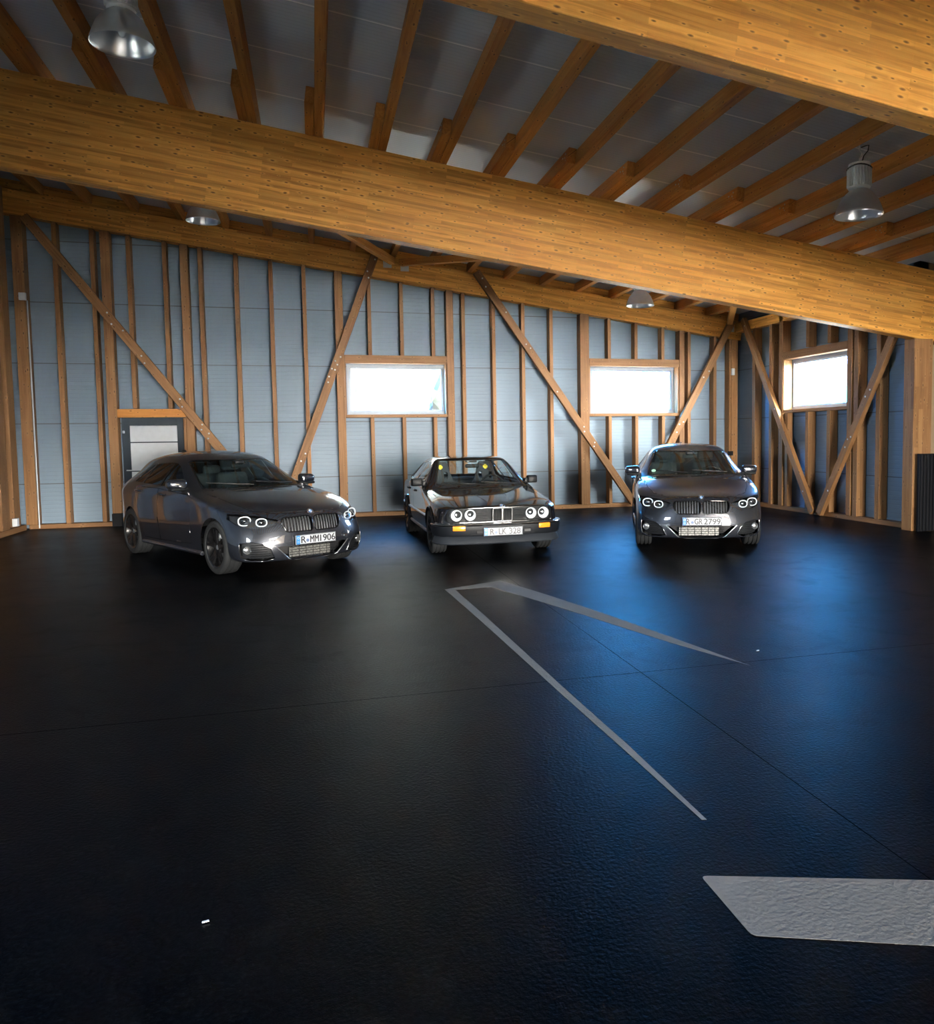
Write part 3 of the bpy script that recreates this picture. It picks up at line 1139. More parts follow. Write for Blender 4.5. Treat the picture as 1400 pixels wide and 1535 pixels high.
def make_saloon(M, plate_parts):
    root = empty('saloon_car', (0, 0, 0))
    P = M
    bm = build_shell(*saloon_cage(), sub=3)
    S = Surf(bm)
    for wx in (0.0, -2.57):
        fs = cookie(bm, circle(wx, .300, .336), (0, 2), lambda c, n: abs(c.y) > 0.45 and c.z < 0.72)
        bmesh.ops.delete(bm, geom=fs, context='FACES')
    win = {'front': [(-1.00, .905), (-1.655, .91), (-1.65, 1.205), (-1.42, 1.200), (-1.31, 1.175), (-1.12, 1.05)],
           'rear': [(-1.72, .91), (-2.33, .918), (-2.30, 1.155), (-2.24, 1.185), (-1.715, 1.203)],
           'quarter': [(-2.375, .918), (-2.56, .922), (-2.50, 1.02), (-2.355, 1.135)]}
    for nm, poly in win.items():
        fs = cookie(bm, poly, (0, 2), lambda c, n: abs(c.y) > 0.5 and c.z > 0.86)
        for ff in split_sides(fs):
            r = bmesh.ops.inset_region(bm, faces=ff, thickness=.014, depth=0, use_even_offset=True, use_boundary=True)
            obj('window_trim', extract(bm, [f for f in r['faces'] if f.is_valid], offset=.002), P['satin_dark'], root, smooth=180)
            add_glass(root, 'side_window', bm, [f for f in ff if f.is_valid], P['glass_clear'])
    fs = cookie(bm, [(-.645, .878), (.645, .878), (.505, 1.225), (-.505, 1.225)], (1, 2), lambda c, n: -1.35 < c.x < -.45 and c.z > .84)
    r = bmesh.ops.inset_region(bm, faces=fs, thickness=.024, depth=0, use_even_offset=True, use_boundary=True)
    obj('windscreen_seal', extract(bm, [f for f in r['faces'] if f.is_valid], offset=.002), P['rubber_seal'], root, smooth=180)
    add_glass(root, 'windscreen', bm, [f for f in fs if f.is_valid], P['glass_clear'], -.002)
    fs = cookie(bm, [(-.58, .94), (.58, .94), (.48, 1.20), (-.48, 1.20)], (1, 2), lambda c, n: c.x < -2.35 and c.z > .9)
    add_glass(root, 'rear_window', bm, fs, P['glass_clear'])
    # nose panel with the lamps and the grille
    poly = round_poly([(-.695, .478), (.695, .478), (.70, .560), (.675, .645), (-.675, .645), (-.70, .560)], .03, 3)
    fs = cookie(bm, poly, (1, 2), lambda c, n: c.x > .45 and n.x > .25)
    gp = obj('front_grille', extract(bm, fs, offset=-.02), P['grille_dark'], root, smooth=180)
    bmf = bmesh.new()
    add_tube(bmf, S.outline(poly, .002), .006, 5, closed=True)
    bmesh.ops.recalc_face_normals(bmf, faces=bmf.faces[:])
    obj('grille_edge', bmf, P['plastic'], gp, smooth=60)
    for s in (1, -1):
        bms = bmesh.new()
        for k in range(6):
            z = .503 + .023 * k
            pts = [S.front(yy * s, z, -.010)[0] for yy in (.175, .24, .325)]
            add_tube(bms, pts, .0052, 5)
        bmesh.ops.recalc_face_normals(bms, faces=bms.faces[:])
        obj('grille_slat', bms, P['plastic'], gp)
    off = .012
    for s in (1, -1):
        for (yy, zz, rr) in ((.584, .562, .073), (.408, .564, .073)):
            p, n = S.front(yy * s, zz)
            c = (p.x - .004, yy * s, zz)
            hl = obj('headlight', lathe_bm([(0.0, -.026), (.03, -.022), (.055, -.010), (rr - .004, .004), (rr + .006, .006), (rr + .008, -.03)], 'x', 32, c), P['lamp_white'], root, smooth=50)
            obj('lamp_lens', lathe_bm([(0.0, .018), (.03, .016), (.055, .010), (rr - .003, .002)], 'x', 32, c), P['lens'], hl, smooth=60)
            obj('bulb_cap', lathe_bm([(0.0, .0), (.011, -.002), (.014, -.02)], 'x', 16, (c[0] - .004, c[1], c[2])), P['lamp_chrome'], hl, smooth=60)
            bmr = bmesh.new()
            add_tube(bmr, [(c[0] + .006, c[1] + (rr + .005) * math.cos(a), c[2] + (rr + .005) * math.sin(a)) for a in [2 * PI * k / 32 for k in range(32)]], .0055, 6, closed=True)
            bmesh.ops.recalc_face_normals(bmr, faces=bmr.faces[:])
            obj('lamp_bezel', bmr, P['plastic'], hl, smooth=60)
    for s in (1, -1):
        y0, y1 = (.006, .128) if s > 0 else (-.128, -.006)
        y0, y1 = y0 + off, y1 + off
        poly = round_poly([(y0, .476), (y1, .476), (y1, .647), (y0, .647)], .022, 4)
        x0 = S.front((y0 + y1) / 2, .56)[0].x
        kb = obj('kidney_grille', box_bm((x0 + .002, (y0 + y1) / 2, .5615), (.03, .112, .158), None, .006), P['void'], root)
        bmf = bmesh.new()
        add_tube(bmf, [(x0 + .030 + (z - .56) * .12, y, z) for y, z in poly], .0075, 6, closed=True)
        bmesh.ops.recalc_face_normals(bmf, faces=bmf.faces[:])
        obj('grille_frame', bmf, P['chrome'], kb, smooth=60)
        bmv = bmesh.new()
        for k in range(9):
            yy = y0 + .012 + k * (y1 - y0 - .024) / 8
            add_tube(bmv, [(x0 + .016, yy, .484), (x0 + .034, yy, .640)], .0028, 4)
        bmesh.ops.recalc_face_normals(bmv, faces=bmv.faces[:])
        obj('grille_bar', bmv, P['plastic'], kb)
    # bumper: dark bar wrapping round the corners with a bright top strip
    def bumper_path(dx, dy):
        pts = []
        for s in (-1, 1):
            half = [(.0, .745 + dx), (.25, .745 + dx), (.48, .735 + dx), (.64, .705 + dx), (.745 + dy * .7, .645 + dx * .7), (.815 + dy, .52), (.84 + dy, .38)]
            h = [(x, y * s) for y, x in half]
            pts = h[::-1] if s < 0 else pts + h[1:]
        return pts
    def sweep(path, prof):
        b = bmesh.new()
        rows = []
        N = len(path)
        for i, (x, y) in enumerate(path):
            t = Vector((path[min(i + 1, N - 1)][0] - path[max(i - 1, 0)][0], path[min(i + 1, N - 1)][1] - path[max(i - 1, 0)][1])).normalized()
            nrm = Vector((t.y, -t.x))
            rows.append([b.verts.new((x + nrm.x * o, y + nrm.y * o, z)) for o, z in prof])
        m = len(prof)
        for i in range(N - 1):
            for k in range(m):
                b.faces.new((rows[i][k], rows[i][(k + 1) % m], rows[i + 1][(k + 1) % m], rows[i + 1][k]))
        b.faces.new(rows[0])
        b.faces.new(rows[-1][::-1])
        bmesh.ops.recalc_face_normals(b, faces=b.faces[:])
        return b
    path = bumper_path(.0, .0)
    bp = obj('front_bumper', sweep(path, [(-.06, .30), (.02, .295), (.035, .33), (.038, .425), (.02, .432), (-.06, .432)]), P['bumper'], root, smooth=40)
    obj('bumper_strip', sweep(path, [(-.02, .434), (.040, .432), (.046, .442), (.040, .455), (-.02, .460)]), P['chrome'], bp, smooth=40)
    for s in (1, -1):
        a = Vector((.715, .575 * s, .402))
        rot = Matrix.Rotation(-.22 * s if False else .20 * s, 3, 'Z')
        bi = bmesh.new()
        add_box(bi, (0, 0, 0), (.06, .165, .062), None, .008, 2)
        bmesh.ops.rotate(bi, cent=(0, 0, 0), matrix=Matrix.Rotation(.20 * s, 3, 'Z'), verts=bi.verts[:])
        bmesh.ops.translate(bi, vec=(.735, .566 * s, .402), verts=bi.verts[:])
        ind = obj('turn_signal', bi, P['amber'], bp, smooth=40)
    bv = bmesh.new()
    add_box(bv, (.785, .0, .318), (.006, .86, .004))
    obj('bumper_groove', bv, P['void'], bp)
    for y in (-.30, .33):
        obj('tow_cover', box_bm((.778, y, .35), (.012, .10, .05), None, .006), P['void'] if y < 0 else P['bumper'], bp)
    # chin spoiler and apron vents
    obj('front_spoiler', sweep(bumper_path(-.03, -.005), [(-.05, .195), (.02, .185), (.034, .20), (.012, .262), (-.02, .30), (-.06, .30)]), P['spoiler'], root, smooth=40)
    # bonnet
    hood = []
    for s in (1, -1):
        poly = [(.69, 0), (.69, .25 * s), (.68, .47 * s), (.645, .62 * s), (.45, .70 * s), (-.20, .735 * s), (-.58, .735 * s), (-.53, 0)]
        hood += cookie(bm, poly, (0, 1), lambda c, n: n.z > .4 and -.62 < c.x and c.z > .60 and c.y * s > -.001)
    hood = gap(bm, list({f for f in hood if f.is_valid}), .005)
    ho = obj('hood', extract(bm, hood), P['paint_black'], root, smooth=180)
    for s in (1, -1):                      # the two pressed ridges on the bonnet
        pts = [S.top(x, y * s + off, -.0005)[0] for x, y in ((.64, .13), (.4, .16), (.1, .20), (-.2, .235), (-.47, .27))]
        bmr = tube_bm(pts, [.002, .0045, .0055, .0055, .003], 6)
        obj('hood_ridge', bmr, P['paint_black'], ho, smooth=60)
    doors = {'front': [(-.62, .83), (-.62, .28), (-1.66, .28), (-1.685, .872)],
             'rear': [(-1.692, .872), (-1.668, .28), (-2.16, .28), (-2.25, .52), (-2.34, .66), (-2.42, .878)]}
    for nm, poly in doors.items():
        fs = cookie(bm, poly, (0, 2), lambda c, n: abs(c.y) > .6)
        for s, ff in zip((1, -1), split_sides(fs)):
            ff = gap(bm, ff, .005)
            d = obj('door', extract(bm, ff), P['paint_black'], root, smooth=180)
            hx = -1.50 if nm == 'front' else -2.22
            bmh = bmesh.new()
            add_box(bmh, (0, 0, 0), (.19, .03, .032), None, .008, 2)
            p, _ = S.sidey(hx, .772, s, .008)
            bmesh.ops.translate(bmh, vec=p, verts=bmh.verts[:])
            obj('door_handle', bmh, P['plastic'], d, smooth=50)
    obj('body', bm, P['paint_black'], root, smooth=180)
    # side rubbing strip, wheel arch lips, sills
    for s in (1, -1):
        for (xa, xb) in ((-.36, -2.20), (-2.93, -3.35)):
            bms = bmesh.new()
            pts = [S.sidey(xa + (xb - xa) * k / 14, .487, s, .006)[0] for k in range(15)]
            add_tube(bms, pts, .013, 6)
            bmesh.ops.recalc_face_normals(bms, faces=bms.faces[:])
            obj('side_strip', bms, P['satin'], root, smooth=60)
        bms = bmesh.new()
        pts = [S.sidey(-.36 - 1.84 * k / 14, .262, s, .0)[0] for k in range(15)]
        add_tube(bms, pts, .024, 6)
        bmesh.ops.recalc_face_normals(bms, faces=bms.faces[:])
        obj('sill_strip', bms, P['satin_dark'], root, smooth=60)
        for wx in (0.0, -2.57):
            bms = bmesh.new()
            pts = []
            for k in range(25):
                a = -.12 + (PI + .24) * k / 24
                px, pz = wx + .340 * math.cos(a), .300 + .340 * math.sin(a)
                pts.append(S.sidey(px, max(pz, .27), s, .006)[0])
                pts[-1].z = pz
            add_tube(bms, pts, .014, 6)
            bmesh.ops.recalc_face_normals(bms, faces=bms.faces[:])
            obj('arch_lip', bms, P['paint_black'], root, smooth=60)
    obj('underbody', box_bm((-1.35, 0, .25), (3.7, 1.0, .08), None, .02), P['underside'], root)
    obj('cabin_floor', box_bm((-1.75, 0, .34), (2.2, 1.4, .08), None, .02), P['underside'], root)
    obj('firewall', box_bm((-.52, 0, .58), (.05, 1.36, .42), None, .02), P['underside'], root)
    for wx in (0.0, -2.57):
        for s in (1, -1):
            wheel_well(root, wx, s, .342, P)
            make_wheel(root, wx, s * .738, .300, .205, .205, dict(n=8, pair=(-.05, .05), w=.012, a0=.2), P, s)
    # cabin
    bmd = bmesh.new()
    add_box(bmd, (-.88, 0, .80), (.52, 1.30, .13), None, .04, 3)
    add_box(bmd, (-1.00, 0, .68), (.24, 1.28, .20), None, .03, 2)
    add_box(bmd, (-1.02, .34, .875), (.20, .40, .07), None, .03, 2)
    obj('dashboard', bmd, P['plastic'], root, smooth=50)
    make_steering(root, (-1.24, .34, .82), P, .18)
    for s in (1, -1):
        se = empty('front_seat', (-1.72, -.345 if s < 0 else .395, .30), 0, root)
        bms = bmesh.new()
        add_box(bms, (.06, 0, .08), (.50, .50, .16), None, .05, 3)
        obj('seat_cushion', bms, P['fabric'], se, smooth=50)
        # one-piece bucket back with two belt holes
        outline = [(-.26, 0), (.26, 0), (.265, .25), (.25, .42), (.185, .55), (.145, .66), (.125, .76), (.09, .815), (-.09, .815), (-.125, .76), (-.145, .66), (-.185, .55), (-.25, .42), (-.265, .25)]
        hole = [(.055, .535), (.105, .535), (.125, .60), (.105, .645), (.055, .645)]
        b2 = bmesh.new()
        ov = [b2.verts.new((0, y, z)) for y, z in outline]
        edges = [b2.edges.new((ov[k], ov[(k + 1) % len(ov)])) for k in range(len(ov))]
        for hs in (1, -1):
            hv = [b2.verts.new((0, y * hs, z)) for y, z in hole]
            edges += [b2.edges.new((hv[k], hv[(k + 1) % len(hv)])) for k in range(len(hv))]
        bmesh.ops.triangle_fill(b2, edges=edges, use_beauty=True)
        bmesh.ops.recalc_face_normals(b2, faces=b2.faces[:])
        ex = bmesh.ops.extrude_face_region(b2, geom=b2.faces[:])
        bmesh.ops.translate(b2, vec=(-.07, 0, 0), verts=[g for g in ex['geom'] if isinstance(g, bmesh.types.BMVert)])
        bmesh.ops.recalc_face_normals(b2, faces=b2.faces[:])
        bmesh.ops.rotate(b2, cent=(0, 0, 0), matrix=Matrix.Rotation(-.20, 3, 'Y'), verts=b2.verts[:])
        bmesh.ops.translate(b2, vec=(-.17, 0, .08), verts=b2.verts[:])
        bk = obj('backrest', b2, P['fabric'], se)
        b3 = bmesh.new()                    # yellow emblem, a small four-lobed patch
        add_box(b3, (0, 0, 0), (.004, .075, .036), None, 0)
        add_box(b3, (0, 0, 0), (.0045, .036, .075), None, 0)
        add_lathe(b3, [(0, .003), (.031, .003), (.031, -.001)], 'x', 16)
        bmesh.ops.rotate(b3, cent=(0, 0, 0), matrix=Matrix.Rotation(-.20, 3, 'Y'), verts=b3.verts[:])
        bmesh.ops.translate(b3, vec=(-.17 - .725 * math.sin(.20) + .006, 0, .08 + .725 * math.cos(.20)), verts=b3.verts[:])
        obj('seat_badge', b3, P['yellow'], bk)
    bmr = bmesh.new()
    add_box(bmr, (-2.42, 0, .42), (.45, 1.15, .14), None, .05, 2)
    add_box(bmr, (-2.66, 0, .66), (.14, 1.15, .44), None, .05, 2)
    obj('rear_bench', bmr, P['fabric'], root, smooth=50)
    obj('parcel_shelf', box_bm((-2.76, 0, .885), (.30, 1.15, .02), None, .005), P['fabric'], root)
    rm = obj('rear_view_mirror', box_bm((-1.16, .0, 1.135), (.03, .21, .058), None, .014, 2), P['plastic'], root, smooth=50)
    obj('sun_visor', box_bm((-1.22, 0, 1.205), (.05, .17, .035), None, .01, 2), P['plastic'], root)
    for s in (1, -1):
        bmm = bmesh.new()
        add_box(bmm, (0, 0, 0), (.095, .175, .118), None, .022, 2)
        for v in bmm.verts:
            if v.co.x > 0:
                v.co.y *= .82
                v.co.z *= .84
        bmesh.ops.translate(bmm, vec=(-.90, .875 * s, .925), verts=bmm.verts[:])
        mo = obj('door_mirror', bmm, P['plastic'], root, smooth=40)
        obj('mirror_glass', box_bm((-.949, .875 * s, .925), (.004, .145, .09), None, .001), P['chrome'], mo)
        obj('mirror_base', box_bm((-.93, .775 * s, .90), (.12, .05, .09), None, .012, 2), P['plastic'], mo, smooth=40)
    for (y0, y1) in ((.50, .02), (-.05, -.52)):
        bm_wiper = bmesh.new()
        pts = [S.front(y0 + (y1 - y0) * k / 8, .892 + .03 * k / 8, .012)[0] for k in range(9)]
        add_tube(bm_wiper, pts, .006, 5)
        bmesh.ops.recalc_face_normals(bm_wiper, faces=bm_wiper.faces[:])
        obj('wiper', bm_wiper, P['plastic'], root)
    for s in (1, -1):
        obj('tail_light', box_bm((-3.43, .56 * s, .74), (.08, .30, .12), None, .015, 2), P['tail_red'], root)
    obj('rear_bumper', box_bm((-3.47, 0, .42), (.12, 1.55, .13), None, .04, 3), P['bumper'], root, smooth=50)
    p = S.front(off, .662)[0]
    make_emblem(root, (S.top(.672, off, .001)[0]), Vector((.45, 0, .9)).normalized(), .040, P)
    make_plate(root, (.806, 0, .352), 0.0, plate_parts, P)
    obj('plate_holder', box_bm((.79, 0, .352), (.016, .53, .12), None, .004), P['plastic'], root)
    return root
# ------------------------------------------------------------------ materials
GL_T = [(.44, .165, .024), (.75, .345, .062), (.86, .47, .11)]
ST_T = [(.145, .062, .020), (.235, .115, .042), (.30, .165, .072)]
MW_GLULAM = wood_mat('glulam_spruce', .042, GL_T, knots=1.0, rough=.5)
MW_STUD = wood_mat('sawn_spruce', None, ST_T, knots=.8, rough=.6)
MW_GLULAM_SHADE = wood_mat('glulam_spruce_shaded', .08, ST_T, knots=.8, rough=.55)  # column glulam in darker tones, its shade put into the colour
MW_PURLIN = wood_mat('planed_spruce', None, [(.36, .125, .020), (.54, .22, .042), (.62, .29, .07)], knots=.8, rough=.55)

def panel_mat(name, joint_axis, joint_dark, col, period=.075, joint=1.1, off=0.0):
    """coated sandwich panel: fine ribs and a joint every 1.1 m across the given world axis"""
    m, nt, out = new_mat(name)
    p = nd(nt, 'ShaderNodeBsdfPrincipled', inp={'Roughness': .45, 'Specular IOR Level': .3})
    g = nd(nt, 'ShaderNodeNewGeometry')
    sep = nd(nt, 'ShaderNodeSeparateXYZ')
    lk(nt, g.outputs['Position'], sep.inputs[0])
    c = math_n(nt, 'ADD', sep.outputs[joint_axis], off + 50 * joint)
    fr = math_n(nt, 'FRACT', math_n(nt, 'DIVIDE', c, period))
    tri = math_n(nt, 'ABSOLUTE', math_n(nt, 'SUBTRACT', fr, .5))
    rib = ramp(nt, tri, [(0.0, (0, 0, 0)), (0.06, (0, 0, 0)), (0.13, (1, 1, 1))])
    jf = math_n(nt, 'FRACT', math_n(nt, 'DIVIDE', c, joint))
    jd = math_n(nt, 'MULTIPLY', math_n(nt, 'ABSOLUTE', math_n(nt, 'SUBTRACT', jf, .5)), joint)
    jm = ramp(nt, jd, [(0.0, (1, 1, 1)), (0.006 if joint_dark else 0.010, (1, 1, 1)), (0.011 if joint_dark else 0.015, (0, 0, 0))])
    tc = nd(nt, 'ShaderNodeTexNoise', inp={'Scale': .7, 'Detail': 3.0})
    lk(nt, g.outputs['Position'], tc.inputs['Vector'])
    base = mixc(nt, tc.outputs[0], tuple(x * .93 for x in col), tuple(min(1, x * 1.05) for x in col))
    base = mixc(nt, math_n(nt, 'MULTIPLY', math_n(nt, 'SUBTRACT', 1.0, rib), .16), base, (.22, .24, .27))
    jc = (.10, .11, .12) if joint_dark else (.97, .97, .97)
    base = mixc(nt, jm, base, jc)
    lk(nt, base, p.inputs['Base Color'])
    b = nd(nt, 'ShaderNodeBump', inp={'Strength': .5, 'Distance': .004})
    lk(nt, rib, b.inputs['Height'])
    lk(nt, b.outputs[0], p.inputs['Normal'])
    lk(nt, p.outputs[0], out.inputs[0])
    return m

M_WALL = panel_mat('wall_panel_coating', 2, True, (.195, .265, .335), off=-.26)
M_DECK = panel_mat('roof_panel_coating', 1, False, (.60, .645, .70), period=.068, off=.55 - .26)

def floor_mat():
    m, nt, out = new_mat('rubber_floor')
    p = nd(nt, 'ShaderNodeBsdfPrincipled')
    g = nd(nt, 'ShaderNodeNewGeometry')
    sep = nd(nt, 'ShaderNodeSeparateXYZ')
    lk(nt, g.outputs['Position'], sep.inputs[0])
    n1 = nd(nt, 'ShaderNodeTexNoise', inp={'Scale': .45, 'Detail': 6.0, 'Roughness': .62})
    n2 = nd(nt, 'ShaderNodeTexNoise', inp={'Scale': 2.6, 'Detail': 5.0, 'Roughness': .7, 'Distortion': .8})
    n3 = nd(nt, 'ShaderNodeTexNoise', inp={'Scale': 58.0, 'Detail': 3.0, 'Roughness': .6})
    for n in (n1, n2, n3):
        lk(nt, g.outputs['Position'], n.inputs['Vector'])
    base = ramp(nt, n1.outputs[0], [(.3, (.0012, .0018, .0028)), (.6, (.0020, .0027, .0038)), (.8, (.0036, .0042, .0050))])
    dirt = ramp(nt, n2.outputs[0], [(.52, (0, 0, 0)), (.72, (.5, .5, .5))])
    base = mixc(nt, dirt, base, (.0068, .0068, .0066))
    spk = ramp(nt, n3.outputs[0], [(.45, (.6, .6, .6)), (.7, (1.6, 1.6, 1.6))])
    base = mixc(nt, 1.0, base, spk, 'MULTIPLY')
    # two saw-cut joints crossing the hall
    def line(axis, pos, w):
        d = math_n(nt, 'ABSOLUTE', math_n(nt, 'SUBTRACT', sep.outputs[axis], pos))
        return math_n(nt, 'LESS_THAN', d, w)
    cut = math_n(nt, 'MAXIMUM', line(0, 2.045, .0032), line(1, 4.90, .0042))
    base = mixc(nt, cut, base, (.002, .002, .002))
    lk(nt, base, p.inputs['Base Color'])
    r = ramp(nt, n1.outputs[0], [(.3, (.33, .33, .33)), (.7, (.42, .42, .42))])
    r2 = mixc(nt, dirt, r, (.50, .50, .50))
    lk(nt, mixc(nt, cut, r2, (1.0, 1.0, 1.0)), p.inputs['Roughness'])
    p.inputs['Specular IOR Level'].default_value = .035
    b = nd(nt, 'ShaderNodeBump', inp={'Strength': .6, 'Distance': .005})
    h = math_n(nt, 'SUBTRACT', n3.outputs[0], math_n(nt, 'MULTIPLY', cut, 1.5))
    lk(nt, h, b.inputs['Height'])
    lk(nt, b.outputs[0], p.inputs['Normal'])
    lk(nt, p.outputs[0], out.inputs[0])
    return m

M_FLOOR = floor_mat()
M_CLAD = simple('larch_cladding', (.26, .19, .12), .7)
M_MARK = simple('road_marking_paint', (.20, .197, .188), .8, bump=(55, .6, .005), spec=.25)
M_PVC = simple('white_pvc', (.34, .38, .42), .45)
M_PAPER = simple('white_paper', (.70, .72, .74), .7)
M_PANE = glass_mat('window_glass', (.93, .96, .97))
M_NAVY = simple('dark_blue_door_frame', (.006, .014, .024), .5, spec=.2)
M_INFILL = simple('door_infill_panel', (.55, .59, .62), .45)
M_STEEL = simple('galvanised_steel', (.55, .58, .60), .45, metal=.7)
M_ALU = simple('aluminium_housing', (.80, .82, .80), .5, metal=.1)
M_REFL = simple('spun_aluminium_reflector', (.80, .82, .84), .30, metal=.8)
M_DARKCORD = simple('black_cord', (.02, .02, .02), .6)
M_BLACKP = simple('black_ribbed_panel', (.003, .0035, .005), .6, spec=.2)
M_GREYBOX = simple('light_grey_plastic', (.55, .58, .60), .5)
M_GROUND = simple('concrete_yard', (.62, .59, .54), .9, bump=(20, .4, .01))

def leaf_mat():
    m, nt, out = new_mat('hedge_foliage')
    p = nd(nt, 'ShaderNodeBsdfPrincipled', inp={'Roughness': .7})
    tc = nd(nt, 'ShaderNodeTexCoord')
    n = nd(nt, 'ShaderNodeTexNoise', inp={'Scale': 1.6, 'Detail': 5.0, 'Roughness': .65})
    lk(nt, tc.outputs['Object'], n.inputs['Vector'])
    lk(nt, ramp(nt, n.outputs[0], [(.3, (.022, .030, .020)), (.5, (.034, .040, .036)), (.7, (.046, .049, .047))]), p.inputs['Base Color'])
    lk(nt, p.outputs[0], out.inputs[0])
    return m
M_LEAF = leaf_mat()

CM = dict(
    glass_tint=glass_mat('tinted_glass', (.14, .16, .17), 1.0, 1.9),
    glass_screen=glass_mat('windscreen_glass', (.62, .74, .72), 1.0, 1.5),
    glass_clear=glass_mat('clear_glass', (.86, .92, .92), 1.0, 1.5),
    gloss_black=simple('gloss_black_trim', (.006, .006, .007), .18, coat=.6),
    plastic=simple('black_plastic', (.007, .008, .009), .5, spec=.2),
    rubber=simple('tyre_rubber', (.012, .013, .014), .75, spec=.25, bump=(160, .5, .003)),
    rubber_seal=simple('rubber_seal', (.012, .012, .012), .55),
    rim=simple('black_alloy', (.010, .010, .011), .25, metal=.3, coat=.5),
    hubcap=simple('hub_cap_grey', (.25, .28, .32), .3, metal=.7),
    steel=simple('brake_steel', (.42, .43, .45), .38, metal=.9),
    chrome=simple('chrome', (.78, .79, .80), .20, metal=1.0),
    satin=simple('satin_metal_trim', (.45, .46, .48), .28, metal=.9),
    satin_dark=simple('dark_trim', (.06, .06, .065), .35, metal=.6),
    void=simple('grille_void', (.004, .004, .005), .7),
    grille_dark=simple('dark_grille', (.009, .010, .012), .5, spec=.25),
    grille_bar=simple('dark_grille_bar', (.05, .055, .06), .35, metal=.4),
    cooler=simple('radiator_core', (.15, .15, .14), .5, metal=.5),
    lens=glass_mat('lamp_lens_glass', (.93, .95, .96), 1.0, 1.45),
    lamp_housing=simple('lamp_housing', (.20, .21, .23), .25, metal=.9),
    lamp_white=simple('lamp_reflector_white', (.60, .64, .68), .45, metal=.0),
    lamp_white2=simple('fog_lamp_reflector', (.40, .42, .44), .2, metal=.9),
    lamp_chrome=simple('lamp_projector', (.35, .37, .40), .12, metal=1.0),
    amber=simple('amber_lens', (.75, .24, .015), .25, coat=.5),
    tail_red=simple('red_lens', (.35, .01, .01), .2, coat=.5),
    plate_white=simple('plate_white', (.36, .38, .40), .6, spec=.1),
    plate_black=simple('plate_black', (.008, .008, .010), .45),
    plate_blue=simple('plate_blue', (.012, .16, .55), .4),
    emblem_blue=simple('emblem_blue', (.06, .22, .50), .3),
    seal=simple('registration_seal', (.08, .12, .22), .45),
    yellow=simple('yellow_patch', (.80, .62, .02), .5),
    fabric=simple('dark_upholstery', (.028, .032, .036), .85, bump=(120, .3, .002)),
    underside=simple('underbody_black', (.006, .006, .007), .8),
    bumper=simple('black_bumper', (.005, .006, .008), .42, spec=.22),
    spoiler=simple('dark_grey_spoiler', (.016, .019, .024), .45, spec=.3),
    paint_black=simple('black_paint', (.004, .004, .005), .16, coat=1.0, spec=.6, coat_rough=.02),
)

def flake_paint(name, col):
    m, nt, out = new_mat(name)
    p = nd(nt, 'ShaderNodeBsdfPrincipled', inp={'Roughness': .34, 'Metallic': .5, 'Coat Weight': 1.0, 'Coat Roughness': .02, 'Coat IOR': 2.2})
    tc = nd(nt, 'ShaderNodeTexCoord')
    n = nd(nt, 'ShaderNodeTexNoise', inp={'Scale': 900.0, 'Detail': 1.0})
    lk(nt, tc.outputs['Object'], n.inputs['Vector'])
    lk(nt, mixc(nt, n.outputs[0], tuple(c * .75 for c in col), tuple(c * 1.25 for c in col)), p.inputs['Base Color'])
    lk(nt, p.outputs[0], out.inputs[0])
    return m
CM['paint'] = flake_paint('mineral_grey_paint', (.020, .023, .031))

# ------------------------------------------------------------------ the hall
MS, Z0 = .1341, 5.352                    # roof slope and purlin underside at x = 0
def zp(x): return Z0 - MS * x            # underside of the purlins
PH = .20
def zd(x): return zp(x) + PH             # underside of the roof panels
XL, XW, YB, YF = -5.26, 9.40, 16.74, -16.0
YI = -2.2                                # unseen partition added behind the viewer to shade the left side

def struct(o):
    o['kind'] = 'structure'
    return o

floor = struct(obj('floor', box_bm(((XL + XW) / 2 + .25, (YB + YF) / 2, -.10), (XW - XL + 1.1, YB - YF + .6, .20)), M_FLOOR))
ground = struct(obj('ground', box_bm((37, -58, -.30), (86, 116, .16)), M_GROUND))
M_LAWN = simple('lawn', (.009, .010, .008), .9, bump=(30, .5, .02))
lawn = struct(obj('field', box_bm((2, 62, -.30), (160, 123.9, .16)), M_LAWN))
lawn2 = struct(obj('field', box_bm((-46, -58, -.30), (79.9, 116, .16)), M_LAWN))

def wall_x(name, y0, y1, x0, x1, openings, mat):
    """wall running along x with a roof-sloped top; openings = (xa, xb, za, zb)"""
    bm = bmesh.new()
    xs = sorted({x0, x1, *[o[0] for o in openings], *[o[1] for o in openings]})
    for a, b in zip(xs[:-1], xs[1:]):
        op = [o for o in openings if o[0] <= a + 1e-6 and o[1] >= b - 1e-6]
        spans = [(0.0, None)]
        if op:
            o = op[0]
            spans = ([(0.0, o[2])] if o[2] > 0 else []) + [(o[3], None)]
        for za, zb in spans:
            ta, tb = (zd(a), zd(b)) if zb is None else (zb, zb)
            vs = []
            for y in (y0, y1):
                vs += [bm.verts.new(p) for p in ((a, y, za), (b, y, za), (b, y, tb), (a, y, ta))]
            f = vs[:4], vs[4:]
            bm.faces.new(f[0])
            bm.faces.new(f[1][::-1])
            for k in range(4):
                bm.faces.new((f[0][k], f[1][k], f[1][(k + 1) % 4], f[0][(k + 1) % 4]))
    bmesh.ops.remove_doubles(bm, verts=bm.verts[:], dist=1e-5)
    bmesh.ops.recalc_face_normals(bm, faces=bm.faces[:])
    return struct(obj(name, bm, mat))

